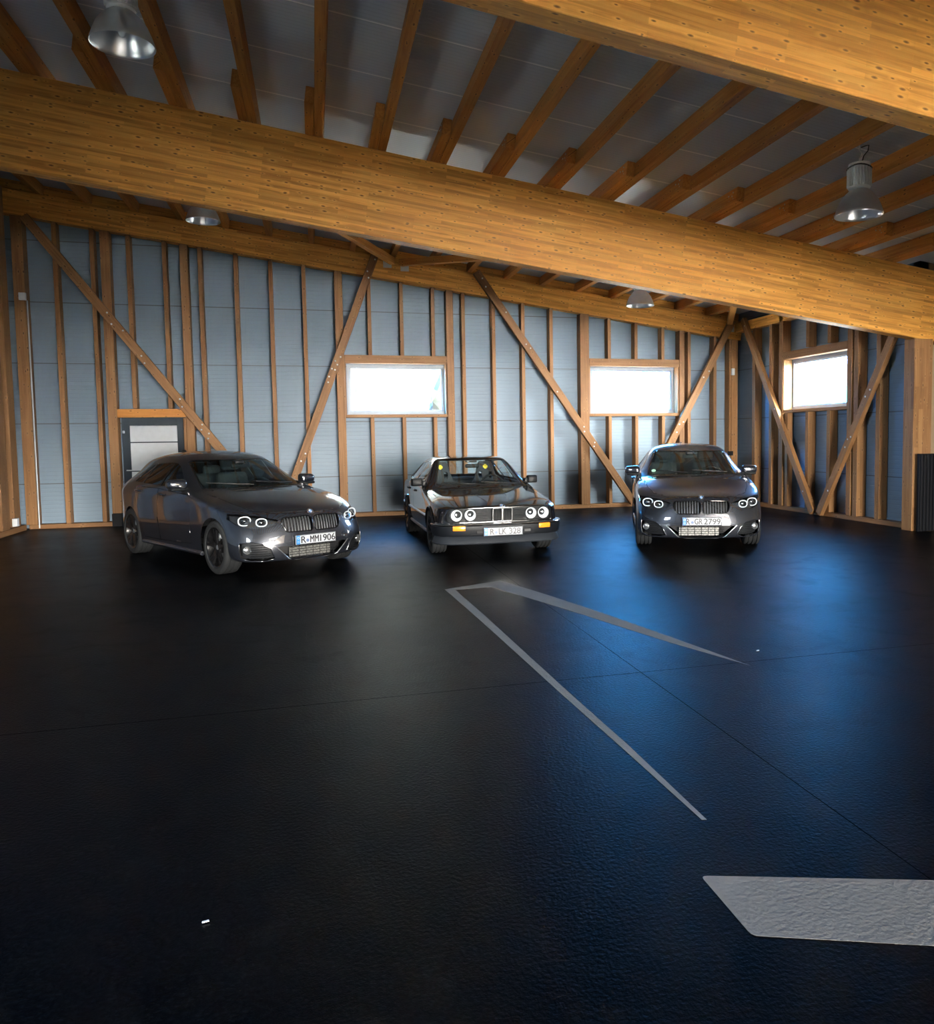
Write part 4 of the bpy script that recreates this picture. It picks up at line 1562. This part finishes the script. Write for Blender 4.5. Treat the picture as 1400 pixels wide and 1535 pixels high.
def wall_y(name, x0, x1, y0, y1, openings, top, mat):
    bm = bmesh.new()
    ys = sorted({y0, y1, *[o[0] for o in openings], *[o[1] for o in openings]})
    for a, b in zip(ys[:-1], ys[1:]):
        op = [o for o in openings if o[0] <= a + 1e-6 and o[1] >= b - 1e-6]
        spans = [(0.0, top)]
        if op:
            o = op[0]
            spans = ([(0.0, o[2])] if o[2] > 0 else []) + [(o[3], top)]
        for za, zb in spans:
            add_box(bm, ((x0 + x1) / 2, (a + b) / 2, (za + zb) / 2), (x1 - x0, b - a, zb - za))
    return struct(obj(name, bm, mat))

WZ0, WZ1 = 2.055, 3.055
W1 = (.669, 2.652)
W2 = (5.80, 7.81)
W3 = (12.516, 14.525)
wall_back = wall_x('wall_back', YB, YB + .16, XL - .2, XW + .2, [(W1[0], W1[1], WZ0, WZ1), (W2[0], W2[1], WZ0, WZ1), (-3.42, -2.37, 0, 1.99)], M_WALL)
wall_right = wall_y('wall_right', XW, XW + .16, 10.95, YB, [(W3[0], W3[1], WZ0 - .01, WZ1 - .01)], zd(XW) + .06, M_WALL)
wall_bay = wall_y('wall_bay', XW + .45, XW + .61, YF, 10.95, [], zd(XW + .5) + .06, M_CLAD)
struct(obj('trim_2', box_bm((XW + .305, 11.03, zd(XW + .3) / 2 + .02), (.61, .16, zd(XW + .3) + .04)), M_CLAD))
FILL_WIN = ((.6, 3.4),)                            # unseen window added in the left wall to brighten the right wall
wall_left = wall_y('wall_left', XL - .16, XL, YF, YB, [(a, b, WZ0, WZ1) for a, b in FILL_WIN], zd(XL) + .05, M_WALL)
wall_front = wall_x('wall_front', YF - .16, YF, XL - .2, XW + .62, [(.6, 9.2, 0, 3.2)], M_CLAD)
wall_light_block = wall_x('wall_light_block', YI - .12, YI, XL, XW + .45, [(-1.2, 2.3, 0, 1.8), (2.3, 7.6, 0, 3.05)], M_CLAD)  # added light blocker; stepped opening keeps the upper left dark

# roof
bm = bmesh.new()
xa, xb, ya, yb = XL - .3, XW + .75, YF - .3, YB + .3
vs = [bm.verts.new(p) for p in ((xa, ya, zd(xa)), (xb, ya, zd(xb)), (xb, yb, zd(xb)), (xa, yb, zd(xa)),
                                (xa, ya, zd(xa) + .14), (xb, ya, zd(xb) + .14), (xb, yb, zd(xb) + .14), (xa, yb, zd(xa) + .14))]
for q in ((0, 1, 2, 3), (7, 6, 5, 4), (0, 4, 5, 1), (1, 5, 6, 2), (2, 6, 7, 3), (3, 7, 4, 0)):
    bm.faces.new([vs[i] for i in q])
bmesh.ops.recalc_face_normals(bm, faces=bm.faces[:])
ceiling = struct(obj('ceiling', bm, M_DECK))

BEAM_H = 1.094
UPN = Vector((MS, 0, 1)).normalized()
Y1B, Y2B, Y3B = 4.70, 10.68, 16.50
def beam(label, y0, thick, h, group=None, xa=XL + .02, xb=XW - .02):
    yc = y0 + thick / 2
    zc = lambda x: zp(x) - h / 2 - .001
    o = timber('glulam_beam', (xa, yc, zc(xa)), (xb, yc, zc(xb)), thick, h / math.sqrt(1 + MS * MS), MW_GLULAM, None, UPN, .006)
    return tag(o, label, 'beam', group)
beam('deep honey-coloured glulam roof beam nearest the viewer, cutting across the top right corner', Y1B, .22, BEAM_H, xb=XW + .42)
beam('deep glulam roof beam spanning the full hall above the three cars, in front of the back wall', Y2B, .20, BEAM_H, xb=XW + .42)
beam3_h = .43
beam('slimmer glulam beam lying along the top of the back wall studs', Y3B, .22, beam3_h)

# blocking boards between the purlin ends above the wall beam
bl = timber('trim_1', (XL + .02, 16.68, zp(XL) + PH / 2), (XW - .02, 16.68, zp(XW) + PH / 2), .05, PH - .004, MW_GLULAM, None, UPN, .002)
struct(bl)

# purlins: three runs, lapped side by side over each main beam
PX0, PSP, PWD = .02, .775, .105
for k in range(-7, 12):
    xb_ = PX0 + PSP * k
    for dx, y0, y1 in ((PWD / 2, 9.72, 16.64), (PWD * 1.5 + .004, 3.55, 11.95), (PWD / 2, -2.1, 5.9)):
        x = xb_ + dx
        if x - .06 < XL or x + .06 > XW:
            continue
        z = zp(x) + PH / 2
        timber('purlin', (x, y0, z), (x, y1, z), PWD, PH - .012, MW_PURLIN, ceiling, Vector((MS, 0, 1)), .004)
# lap screws on the visible stub ends
for k in range(-4, 11):
    xb_ = PX0 + PSP * k
    bm = bmesh.new()
    for i, (dy, dz) in enumerate(((.10, .06), (.13, .10), (.10, .14), (.20, .05), (.22, .12))):
        add_lathe(bm, [(0, -.006), (.010, -.004), (.010, .004)], 'x', 8, (xb_ - .001, 9.72 + dy, zp(xb_) + dz))
    bmesh.ops.recalc_face_normals(bm, faces=bm.faces[:])
    if XL < xb_ < XW:
        obj('purlin_screw', bm, M_STEEL, ceiling)

# ------------------------------------------------------------------ studs of the back wall
YS = 16.52
SD = .20
Zb3 = lambda x: zp(x) - beam3_h - .004
def stud(xc, w, z0=.085, z1=None, wall=None, name='stud', y0=YS, d=SD):
    z1 = Zb3(xc) if z1 is None else z1
    return timber(name, (xc, y0 + d / 2, z0), (xc, y0 + d / 2, z1), d, w, MW_STUD, wall_back, (1, 0, 0), .004)
LZ0, LZ1, SZ0, SZ1 = 3.063, 3.222, 1.985, 2.045
for xc, w in ((-4.371, .078), (-3.77, .074), (-1.96, .078), (-1.333, .076), (-.711, .074), (-.102, .075), (3.012, .074), (3.645, .074),
              (4.275, .074), (4.888, .074), (8.085, .075), (8.72, .075)):
    stud(xc, w)
for xc in (-3.174, -2.569):
    stud(xc, .075, 2.175)
for xc in (1.13, 1.762, 2.392, 6.195, 6.815, 7.45):
    stud(xc, .072, LZ1 + .002)
    stud(xc + .01, .072, .085, SZ0 - .002)
for xc, w in ((-3.556, .155), (-2.235, .14), (.545, .154), (2.731, .145), (5.625, .20), (7.90, .12)):
    stud(xc, w, .085 if xc > -3.5 else .24, name='post', y0=YS - .02, d=SD + .02)
for xa_, xb_ in ((.625, 2.655), (5.73, 7.835)):
    timber('lintel', (xa_, YS + .08, (LZ0 + LZ1) / 2), (xb_, YS + .08, (LZ0 + LZ1) / 2), .20, LZ1 - LZ0, MW_STUD, wall_back)
    timber('sill_board', (xa_, YS + .09, (SZ0 + SZ1) / 2), (xb_, YS + .09, (SZ0 + SZ1) / 2), .20, SZ1 - SZ0, MW_STUD, wall_back)
    for xj in (xa_ + .012, xb_ - .016):
        timber('jamb_board', (xj, YS + .10, SZ1 + .001), (xj, YS + .10, LZ0 - .001), .19, .024, MW_STUD, wall_back, (1, 0, 0), .002)
timber('lintel', (-3.55, YS + .06, 2.09), (-2.31, YS + .06, 2.09), .14, .155, MW_PURLIN, wall_back)
timber('jamb_board', (-2.335, YS + .06, .085), (-2.335, YS + .06, 2.0), .12, .05, MW_STUD, wall_back, (1, 0, 0))
timber('sole_plate', (XL + .25, YS + SD / 2, .042), (-3.64, YS + SD / 2, .042), SD, .08, MW_STUD, wall_back)
timber('sole_plate', (-2.28, YS + SD / 2, .042), (9.18, YS + SD / 2, .042), SD, .08, MW_STUD, wall_back)
# left corner post and the built-up right corner post
timber('post', (-4.955, YS + .11, .085), (-4.955, YS + .11, Zb3(-4.955)), .26, .18, MW_STUD, wall_back, (1, 0, 0))
timber('post', (9.20, YS + .09, .085), (9.20, YS + .09, Zb3(9.2)), .22, .16, MW_STUD, wall_back, (1, 0, 0))
timber('post', (9.09, YS + .09, .085), (9.09, YS + .09, Zb3(9.1)), .20, .05, MW_STUD, wall_back, (1, 0, 0))

# left wall timbers, seen at a grazing angle
for yc, w, d, xin in ((16.12, .30, .18, -5.06), (15.48, .34, .22, -5.03), (14.86, .14, .20, -5.04), (14.1, .08, .19, -5.05), (13.4, .08, .19, -5.05), (12.6, .08, .19, -5.05)):
    timber('stud', (xin - d / 2, yc, .10), (xin - d / 2, yc, zp(XL) - .05), w, d, MW_STUD, wall_left, (1, 0, 0), .006)
timber('sole_plate', (-5.13, 11.5, .05), (-5.13, 16.42, .05), .22, .095, MW_STUD, wall_left)

# right wall timbers
XS, RD = 9.205, .17
def rstud(yc, w, z0=.085, z1=None, name='stud', x0=XS, d=RD):
    timber(name, (x0 + d / 2, yc, z0), (x0 + d / 2, yc, (zp(XW) - .06) if z1 is None else z1), w, d, MW_STUD, wall_right, (1, 0, 0), .004)
for yc, w in ((15.69, .12), (15.02, .10), (11.66, .11), (11.0, .08)):
    rstud(yc, w)
for yc in (13.71, 13.03):
    rstud(yc, .10, LZ1 + .002)
    rstud(yc, .10, .085, SZ0 - .002)
for yc, w in ((14.60, .14), (12.40, .13), (12.22, .12)):
    rstud(yc, w, name='post', x0=XS - .02, d=RD + .02)
timber('post', (XS + .06, 14.42, .085), (XS + .06, 14.42, SZ0), .10, .12, MW_STUD, wall_right, (1, 0, 0))
timber('lintel', (XS + .08, 12.47, 3.128), (XS + .08, 14.535, 3.128), .20, .15, MW_STUD, wall_right)
timber('sill_board', (XS + .09, 12.47, 2.012), (XS + .09, 14.535, 2.012), .20, .06, MW_STUD, wall_right)
for yj in (12.484, 14.52):
    timber('jamb_board', (XS + .09, yj, 2.044), (XS + .09, yj, 3.05), .024, .19, MW_STUD, wall_right, (1, 0, 0), .002)
timber('sole_plate', (XS + RD / 2, 10.9, .042), (XS + RD / 2, 16.46, .042), RD, .08, MW_STUD, wall_right)
timber('wall_plate', (XS + .06, 10.9, zp(XW) - .16), (XS + .06, 16.44, zp(XW) - .16), .16, .20, MW_GLULAM, wall_right)

# diagonal braces, screwed on in front of the studs
def bolts(o, spots, r=.017):
    for (t, u) in spots:
        bm = lathe_bm([(0, .006), (r * .7, .006), (r, .002), (r, -.002)], 'z', 12, (t, u, 0))
        b = obj('screw_head', bm, M_GREYBOX, o)
def brace(name, p0, p1, w, d, label, front, spots=()):
    o = timber(name, p0, p1, w, d, MW_STUD, None, front, .006)
    tag(o, label, 'brace')
    L = (Vector(p1) - Vector(p0)).length
    for (f, u) in spots:
        bm = lathe_bm([(0, .006), (.012, .005), (.017, .001), (.017, -.004)], 'z', 10, (f * L, u, d / 2 + .001))
        b = obj('screw_head', bm, M_GREYBOX, o)
    return o
YBR = 16.435
FY = (0, -1, 0)
brace('diagonal_brace', (-4.80, YBR, 5.55), (-.81, YBR, .18), .155, .10, 'long diagonal timber brace falling from the left corner, passing over the dark door', FY,
      [(.31, .03), (.34, -.04), (.37, .04), (.45, .0), (.47, -.04), (.60, .03), (.62, -.03), (.69, .04), (.70, -.03), (.72, .03), (.73, -.04), (.80, .03)])
brace('diagonal_brace', (1.29, YBR, 5.24), (-.655, YBR, .09), .155, .10, 'diagonal timber brace leaning right, between the left hatchback and the first window', FY,
      [(.03, .03), (.08, -.03), (.10, .03), (.40, .04), (.43, .03), (.42, -.03), (.45, .02), (.45, -.04), (.48, -.04), (.50, -.02), (.765, .03), (.795, .0)])
brace('diagonal_brace', (3.28, YBR, 4.93), (6.69, YBR, .10), .155, .10, 'long diagonal timber brace falling rightward between the two back wall windows', FY,
      [(.03, .02), (.06, -.02), (.17, .03), (.30, .0), (.32, .03), (.50, -.02), (.66, .03), (.675, -.02), (.73, .03), (.74, -.03)])
brace('diagonal_brace', (9.10, YBR, 4.10), (6.87, YBR, .10), .155, .10, 'diagonal timber brace leaning into the right corner above the facing grey hatchback', FY,
      [(.28, .03), (.32, -.02), (.56, .03), (.58, -.03), (.62, .0)])
brace('diagonal_brace', (9.13, 16.0, 4.06), (9.13, 13.36, .05), .15, .09, 'diagonal timber brace on the right wall, at the corner side of the window', (-1, 0, 0), [(.04, .02), (.5, .02), (.9, -.02)])
brace('diagonal_brace', (9.13, 11.06, 3.36), (9.13, 13.16, .05), .15, .09, 'diagonal timber brace on the right wall, climbing from the floor towards the glulam column', (-1, 0, 0), [(.32, .02), (.36, -.02), (.56, .03), (.58, -.02), (.62, .0), (.86, .02)])

# horizontal bracing under the purlins, with steel shoes on the wall beam
def rbrace(p0, p1, label, plate):
    a = Vector((p0[0], p0[1], zp(p0[0]) - .075))
    b = Vector((p1[0], p1[1], zp(p1[0]) - .075))
    o = timber('roof_brace', a, b, .12, .13, MW_PURLIN, None, (0, 0, 1), .004)
    tag(o, label, 'brace')
    bm = bmesh.new()
    x, z = plate
    add_box(bm, (x, 16.487, z), (.165, .014, .15), None, .002)
    for k in range(-3, 4):
        add_box(bm, (x + k * .022, 16.479, z), (.006, .006, .13))
    bp = obj('steel_shoe', bm, M_STEEL, None)
    bp.parent = o
    bp.matrix_parent_inverse = o.matrix_basis.inverted()
rbrace((1.60, 16.42), (-1.75, 10.98), 'horizontal roof brace forking left from the wall beam above the first window', (1.505, 5.02))
rbrace((1.76, 16.42), (6.10, 10.98), 'horizontal roof brace forking right from the wall beam above the first window', (1.845, 4.965))
rbrace((9.02, 16.40), (6.35, 10.98), 'horizontal roof brace running into the back right corner of the roof', (9.09, 3.93))

# ------------------------------------------------------------------ windows and door
def window(n, along, c0, c1, z0, z1, plane, sign):
    bm = bmesh.new()
    t, dpt = .062, .075
    def bx(a0, a1, b0, b1, q0, q1):
        if along == 'x':
            add_box(bm, ((a0 + a1) / 2, (q0 + q1) / 2, (b0 + b1) / 2), (a1 - a0, abs(q1 - q0), b1 - b0), None, .004)
        else:
            add_box(bm, ((q0 + q1) / 2, (a0 + a1) / 2, (b0 + b1) / 2), (abs(q1 - q0), a1 - a0, b1 - b0), None, .004)
    q0, q1 = plane, plane + dpt * sign
    for (a0, a1, b0, b1) in ((c0, c1, z0, z0 + t), (c0, c1, z1 - t, z1), (c0, c0 + t, z0 + t, z1 - t), (c1 - t, c1, z0 + t, z1 - t)):
        bx(a0, a1, b0, b1, q0, q1)
    q2, q3 = plane + .02 * sign, plane + .06 * sign
    for (a0, a1, b0, b1) in ((c0 + t, c1 - t, z0 + t, z0 + t + .02), (c0 + t, c1 - t, z1 - t - .02, z1 - t), (c0 + t, c0 + t + .02, z0 + t, z1 - t), (c1 - t - .02, c1 - t, z0 + t, z1 - t)):
        bx(a0, a1, b0, b1, q2, q3)
    w = struct(obj('window_%d' % n, bm, M_PVC))
    bm = bmesh.new()
    qm = plane + .04 * sign
    if along == 'x':
        add_box(bm, ((c0 + c1) / 2, qm, (z0 + z1) / 2), (c1 - c0 - 2 * t - .01, .006, z1 - z0 - 2 * t - .01))
    else:
        add_box(bm, (qm, (c0 + c1) / 2, (z0 + z1) / 2), (.006, c1 - c0 - 2 * t - .01, z1 - z0 - 2 * t - .01))
    obj('pane', bm, M_PANE, w)
    return w
window(1, 'x', W1[0], W1[1], WZ0, WZ1, 16.745, 1)
window(2, 'x', W2[0], W2[1], WZ0, WZ1, 16.745, 1)
window(3, 'y', W3[0], W3[1], WZ0 - .01, WZ1 - .01, XW + .003, 1)
for k, (a, b) in enumerate(FILL_WIN):
    window(4 + k, 'y', a, b, WZ0, WZ1, XL - .003, -1)  # frame and pane of the added fill window

bm = bmesh.new()
for (x0, x1, z0, z1) in ((-3.437, -3.307, 0, 2.008), (-2.488, -2.353, 0, 2.008), (-3.307, -2.488, 1.862, 2.008), (-3.307, -2.488, .0, .14), (-3.307, -2.488, 1.538, 1.558), (-3.307, -2.488, 1.0, 1.02), (-3.307, -2.488, .52, .54)):
    add_box(bm, ((x0 + x1) / 2, 16.682, (z0 + z1) / 2), (x1 - x0, .124, z1 - z0), None, .003)
door = struct(obj('door_1', bm, M_NAVY))
obj('infill_panel', box_bm((-2.8975, 16.675, 1.0), (.82, .03, 1.74)), M_INFILL, door)
obj('door_closer_plate', box_bm((-3.405, 16.605, 1.745), (.035, .03, .05), None, .004), M_PVC, door)
obj('door_handle', tube_bm([(-3.375, 16.62, 1.03), (-3.375, 16.57, 1.03), (-3.27, 16.57, 1.03)], .010, 8), M_STEEL, door)
obj('post_shoe', box_bm((-3.556, YS + .06, .118), (.165, .24, .235), None, .004), M_BLACKP, None)
bpy.data.objects['post_shoe'].parent = wall_back

# ------------------------------------------------------------------ column, panel, small fittings
col = timber('glulam_column', (9.215, 10.735, .0), (9.215, 10.735, zp(9.215) - BEAM_H - .005), .23, .345, MW_GLULAM_SHADE, None, (1, 0, 0), .006)
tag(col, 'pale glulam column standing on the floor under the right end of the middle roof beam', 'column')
bm = bmesh.new()
add_box(bm, (9.225, 10.53, .615), (.31, .05, 1.22), None, .004)
for k in range(5):
    add_box(bm, (9.10 + .062 * k, 10.495, .615), (.03, .03, 1.20), None, .006)
tag(obj('ribbed_panel', bm, M_BLACKP), 'black ribbed panel standing against the foot of the right glulam column', 'panel')

def box_thing(name, label, cat, c, s, mat, bev=.006):
    return tag(obj(name, box_bm((0, 0, 0), s, None, bev, 2), mat, loc=c), label, cat)
box_thing('switch_box', 'small pale switch box on the right corner post of the back wall', 'switch', (9.14, 16.474, 2.965), (.075, .05, .15), M_GREYBOX)
box_thing('junction_box', 'small pale junction box high on the left corner post', 'box', (-4.90, 16.468, 4.16), (.11, .06, .13), M_GREYBOX)
tag(obj('conduit_pipe', tube_bm([(-4.83, 16.47, 4.09), (-4.83, 16.47, .02)], .012, 8), M_GREYBOX, smooth=60), 'thin pale conduit pipe running down beside the left corner post', 'pipe')
box_thing('floor_socket', 'pale grey socket box low on the left wall near the corner', 'socket', (-5.00, 15.82, .20), (.08, .10, .14), M_GREYBOX)
box_thing('wall_socket', 'small black socket box on the corner post behind the facing grey hatchback', 'socket', (9.09, 16.48, 1.13), (.11, .06, .10), M_BLACKP)

# ------------------------------------------------------------------ floor markings and scraps
def mark(poly, label):
    c = Vector((sum(p[0] for p in poly) / len(poly), sum(p[1] for p in poly) / len(poly), 0))
    bm = bmesh.new()
    vs = [bm.verts.new((x - c.x, y - c.y, .0016)) for x, y in poly]
    lo = [bm.verts.new((x - c.x, y - c.y, .0010)) for x, y in poly]
    es = [bm.edges.new((vs[i], vs[(i + 1) % len(vs)])) for i in range(len(vs))]
    bmesh.ops.triangle_fill(bm, edges=es, use_beauty=True)
    for i in range(len(vs)):
        j = (i + 1) % len(vs)
        bm.faces.new((vs[i], vs[j], lo[j], lo[i]))
    bmesh.ops.recalc_face_normals(bm, faces=bm.faces[:])
    return tag(obj('floor_marking', bm, M_MARK, loc=c), label, 'marking')
mark([(1.257, 8.25), (1.921, 8.56), (2.193, 7.58), (2.413, 6.70), (2.645, 5.62), (2.809, 4.80), (2.535, 5.60), (2.255, 6.58), (2.02, 7.36), (1.742, 8.215),
      (1.357, 8.185), (1.400, 7.0), (1.436, 5.60), (1.462, 4.60), (1.492, 3.75), (1.500, 2.905), (1.480, 2.910), (1.447, 3.75), (1.408, 4.60), (1.372, 5.60), (1.325, 6.8)],
     'grey painted hook-shaped outline on the floor in front of the black saloon')
mark(round_poly([(1.282, 2.531), (1.277, 2.170), (3.3, 1.34), (3.3, 1.83)], .025, 3), 'broad grey painted bar on the floor in the lower right corner')

rnd = random.Random(3)
def scrap(x, y, s, label):
    bm = bmesh.new()
    add_box(bm, (0, 0, 0), (s, s * .45, s * .12), Matrix.Rotation(rnd.random(), 3, 'Z'), .0005)
    tag(obj('paper_scrap', bm, M_PAPER, loc=(x, y, .004 + s * .05)), label, 'scrap')

# ------------------------------------------------------------------ pendant lamps
def lamp():
    root = empty('pendant_lamp', (0, 0, 0))
    prof = [(.250, 0.0), (.252, .006), (.243, .035), (.225, .09), (.195, .16), (.150, .22), (.105, .262), (.085, .275),
            (.080, .270), (.100, .255), (.145, .213), (.190, .153), (.219, .086), (.237, .032), (.244, .004)]
    obj('reflector', lathe_bm(prof, 'z', 56, closed=True), M_REFL, root, smooth=50)
    bm = bmesh.new()
    add_lathe(bm, [(.0, .272), (.10, .272), (.112, .285), (.112, .30), (.100, .305), (.100, .50), (.112, .505), (.112, .545), (.06, .56), (.0, .56)], 'z', 40)
    for k in range(24):
        a = 2 * PI * k / 24
        add_box(bm, (.112 * math.cos(a), .112 * math.sin(a), .40), (.032, .006, .19), Matrix.Rotation(a, 3, 'Z'))
        # fins: turned about the lamp axis
    obj('gear_housing', bm, M_ALU, root, smooth=35)
    bm = bmesh.new()
    add_tube(bm, [(.125 * math.cos(a), .125 * math.sin(a), .50 + .012 * math.sin(2 * a)) for a in [2 * PI * k / 24 for k in range(24)]], .008, 6, closed=True)
    bmesh.ops.recalc_face_normals(bm, faces=bm.faces[:])
    obj('clamp_ring', bm, M_DARKCORD, root, smooth=60)
    top = .86
    obj('hook', tube_bm([(0, 0, .555), (0, 0, .60), (.03, 0, .63), (.03, 0, .66), (0, 0, .69), (0, 0, top)], .008, 8), M_STEEL, root, smooth=60)
    obj('cable', tube_bm([(.03, .0, .55), (.06, .01, .64), (.12, .02, .70), (.13, .02, .76), (.07, .0, .74), (.02, 0, .72)], .006, 6), M_DARKCORD, root, smooth=60)
    bm = lathe_bm([(0, .06), (.022, .075), (.04, .12), (.04, .16), (.025, .21), (.02, .27)], 'z', 20)
    obj('lamp_bulb', bm, simple('frosted_lamp_glass', (.8, .82, .84), .3), root, smooth=60)
    return root
L0 = lamp()
spots = [((-1.426, 7.6, 4.85), 'round aluminium pendant lamp in the upper left corner of the picture'),
         ((5.72, 7.6, 3.90), 'round aluminium pendant lamp hanging under the purlins at upper right'),
         ((-1.54, 13.6, 4.935), 'round aluminium pendant lamp tucked behind the middle beam above the left hatchback'),
         ((5.69, 13.6, 3.875), 'round aluminium pendant lamp behind the middle beam above the second back wall window')]
for i, (p, lab) in enumerate(spots):
    o = L0 if i == 0 else dup_tree(L0)
    o.location = p
    tag(o, lab, 'lamp', 'pendant lamps under the roof')

# ------------------------------------------------------------------ outside: sunlit shrubs seen through the first window
def shrub(x, y, s, seed, label):
    r = random.Random(seed)
    bm = bmesh.new()
    for k in range(26):
        c = Vector((r.uniform(-.75, .75), r.uniform(-.35, .35), r.uniform(.1, 1.0) * 2.0)) * s
        q = bmesh.ops.create_icosphere(bm, subdivisions=2, radius=r.uniform(.25, .5) * s)
        for v in q['verts']:
            v.co = v.co * (1 + r.uniform(-.22, .22)) + c
    tag(obj('shrub', bm, M_LEAF, loc=(x, y, -.2)), label, 'shrub', 'shrubs outside')
for k, (x, y, s) in enumerate(((.6, 25.5, 3.4), (6.2, 27, 2.6))):
    shrub(x, y, s, 10 + k, ('pale sunlit shrub outside, seen through the left back wall window', 'larger pale sunlit shrub outside, at the right of the left back wall window')[k])

# ------------------------------------------------------------------ cars
car1 = make_hatch(CM, [('R', -.193, .060), ('o', -.112, 0), ('MM', -.078, .110), ('1906', .052, .198)])
car1.location = (-.418, 10.509, 0)
car1.rotation_euler = (0, 0, -1.047)
tag(car1, 'dark grey hatchback parked at the left, turned three-quarters, in front of the dark door', 'car')

def plate_of(c):
    return [ch for ch in c.children if ch.name.startswith('license_plate')][0]
car3 = dup_tree(car1)
old = plate_of(car3)
px = old.location.copy()
for ch in list(old.children):
    bpy.data.objects.remove(ch)
bpy.data.objects.remove(old)
make_plate(car3, px, 0.0, [('R', -.208, .046), ('o', -.128, 0), ('GR', -.098, .102), ('2799', .026, .214)], CM)
car3.location = (5.244, 10.49, 0)
car3.rotation_euler = (0, 0, -1.941)
tag(car3, 'dark grey hatchback at the right, nose to the viewer, below the second window', 'car')

bm = lathe_bm([(0, .002), (.032, .002), (.034, -.002)], 'z', 24)
st = obj('windscreen_sticker', bm, simple('pale_green_sticker', (.35, .62, .50), .5), car3, loc=(-.735, -.575, 1.028))
st.rotation_mode = 'QUATERNION'
st.rotation_quaternion = Vector((.55, -.12, .83)).to_track_quat('Z', 'Y')

car2 = make_saloon(CM, [('R', -.175, .052), ('o', -.098, 0), ('LK', -.062, .100), ('328', .078, .150)])
car2.location = (2.316, 10.953, 0)
car2.rotation_euler = (0, 0, -1.559)
tag(car2, 'black boxy classic saloon with four round headlights, parked in the middle', 'car')

scrap(-.39, 2.75, .022, 'tiny white paper scrap on the dark floor at lower left')
scrap(3.05, 5.12, .026, 'tiny pale scrap on the bluish floor right of the painted hook')

# ------------------------------------------------------------------ light: daylight only
w = bpy.data.worlds.new('World')
SC.world = w
w.use_nodes = True
nt = w.node_tree
nt.nodes.clear()
out = nt.nodes.new('ShaderNodeOutputWorld')
bg = nt.nodes.new('ShaderNodeBackground')
tc = nt.nodes.new('ShaderNodeTexCoord')
# clear blue sky at the back of the hall turning into bright white haze on the sun's side
dt = nt.nodes.new('ShaderNodeVectorMath')
dt.operation = 'DOT_PRODUCT'
dt.inputs[1].default_value = Vector((.25, -.95, .15)).normalized()
nt.links.new(tc.outputs['Generated'], dt.inputs[0])
fac = math_n(nt, 'MULTIPLY_ADD', dt.outputs['Value'], .5, .5)
col_ = ramp(nt, fac, [(0.0, SKY_BACK), (0.30, SKY_BACK), (0.62, SKY_SIDE), (0.9, SKY_FRONT)])
nt.links.new(col_, bg.inputs['Color'])
bg.inputs['Strength'].default_value = SKY_STRENGTH
nt.links.new(bg.outputs[0], out.inputs[0])

def portal(loc, rot, sx, sy):
    l = bpy.data.lights.new('sky_portal', 'AREA')
    l.shape = 'RECTANGLE'
    l.size, l.size_y = sx, sy
    l.cycles.is_portal = True
    o = bpy.data.objects.new('sky_portal', l)
    COL.objects.link(o)
    o.location = loc
    o.rotation_euler = rot
portal(((W1[0] + W1[1]) / 2, YB + .2, 2.555), (-PI / 2, 0, 0), 2.0, 1.0)
portal(((W2[0] + W2[1]) / 2, YB + .2, 2.555), (-PI / 2, 0, 0), 2.0, 1.0)
portal((XW + .2, (W3[0] + W3[1]) / 2, 2.545), (0, PI / 2, 0), 1.0, 2.0)
for a, b in FILL_WIN:
    portal((XL - .2, (a + b) / 2, 2.555), (0, -PI / 2, 0), 1.0, 2.8)
portal((4.9, YF - .2, 1.6), (PI / 2, 0, 0), 8.6, 3.2)
sun = bpy.data.lights.new('sun', 'SUN')
sun.energy = SUN
sun.color = (1.0, .93, .82)
sun.angle = math.radians(.6)
so = bpy.data.objects.new('sun', sun)
COL.objects.link(so)
so.rotation_euler = Vector((-.12, .05, -.99)).to_track_quat('-Z', 'Y').to_euler()

# ------------------------------------------------------------------ camera
cam = bpy.data.cameras.new('camera')
cam.sensor_fit = 'HORIZONTAL'
cam.sensor_width = 36.0
cam.lens = 1208.85 / 1400 * 36
cam.shift_x = -(814.11 - 700.0) / 1400
cam.shift_y = -(767.5 - 735.51) / 1400
cam.clip_start = .05
co = bpy.data.objects.new('camera', cam)
COL.objects.link(co)
pi_, ro_, ya_ = .0679, .0125, .2754
fwd = Vector((math.sin(ya_) * math.cos(pi_), math.cos(ya_) * math.cos(pi_), -math.sin(pi_)))
right = Vector((math.cos(ya_), -math.sin(ya_), 0))
down = fwd.cross(right)
r2 = right * math.cos(ro_) + down * math.sin(ro_)
d2 = -right * math.sin(ro_) + down * math.cos(ro_)
Mx = Matrix((r2, -d2, -fwd)).transposed().to_4x4()
Mx.translation = (0, 0, 1.5779)
co.matrix_world = Mx
SC.camera = co

vs_ = SC.view_settings
vs_.view_transform = 'Standard'
vs_.look = 'None'
vs_.exposure = EXPOSURE
vs_.gamma = 1.0
vs_.use_curve_mapping = False
SC.cycles.use_denoising = True
SC.cycles.max_bounces = 8
SC.cycles.diffuse_bounces = 4
SC.cycles.glossy_bounces = 4
SC.cycles.transparent_max_bounces = 12
SC.cycles.sample_clamp_indirect = 6.0
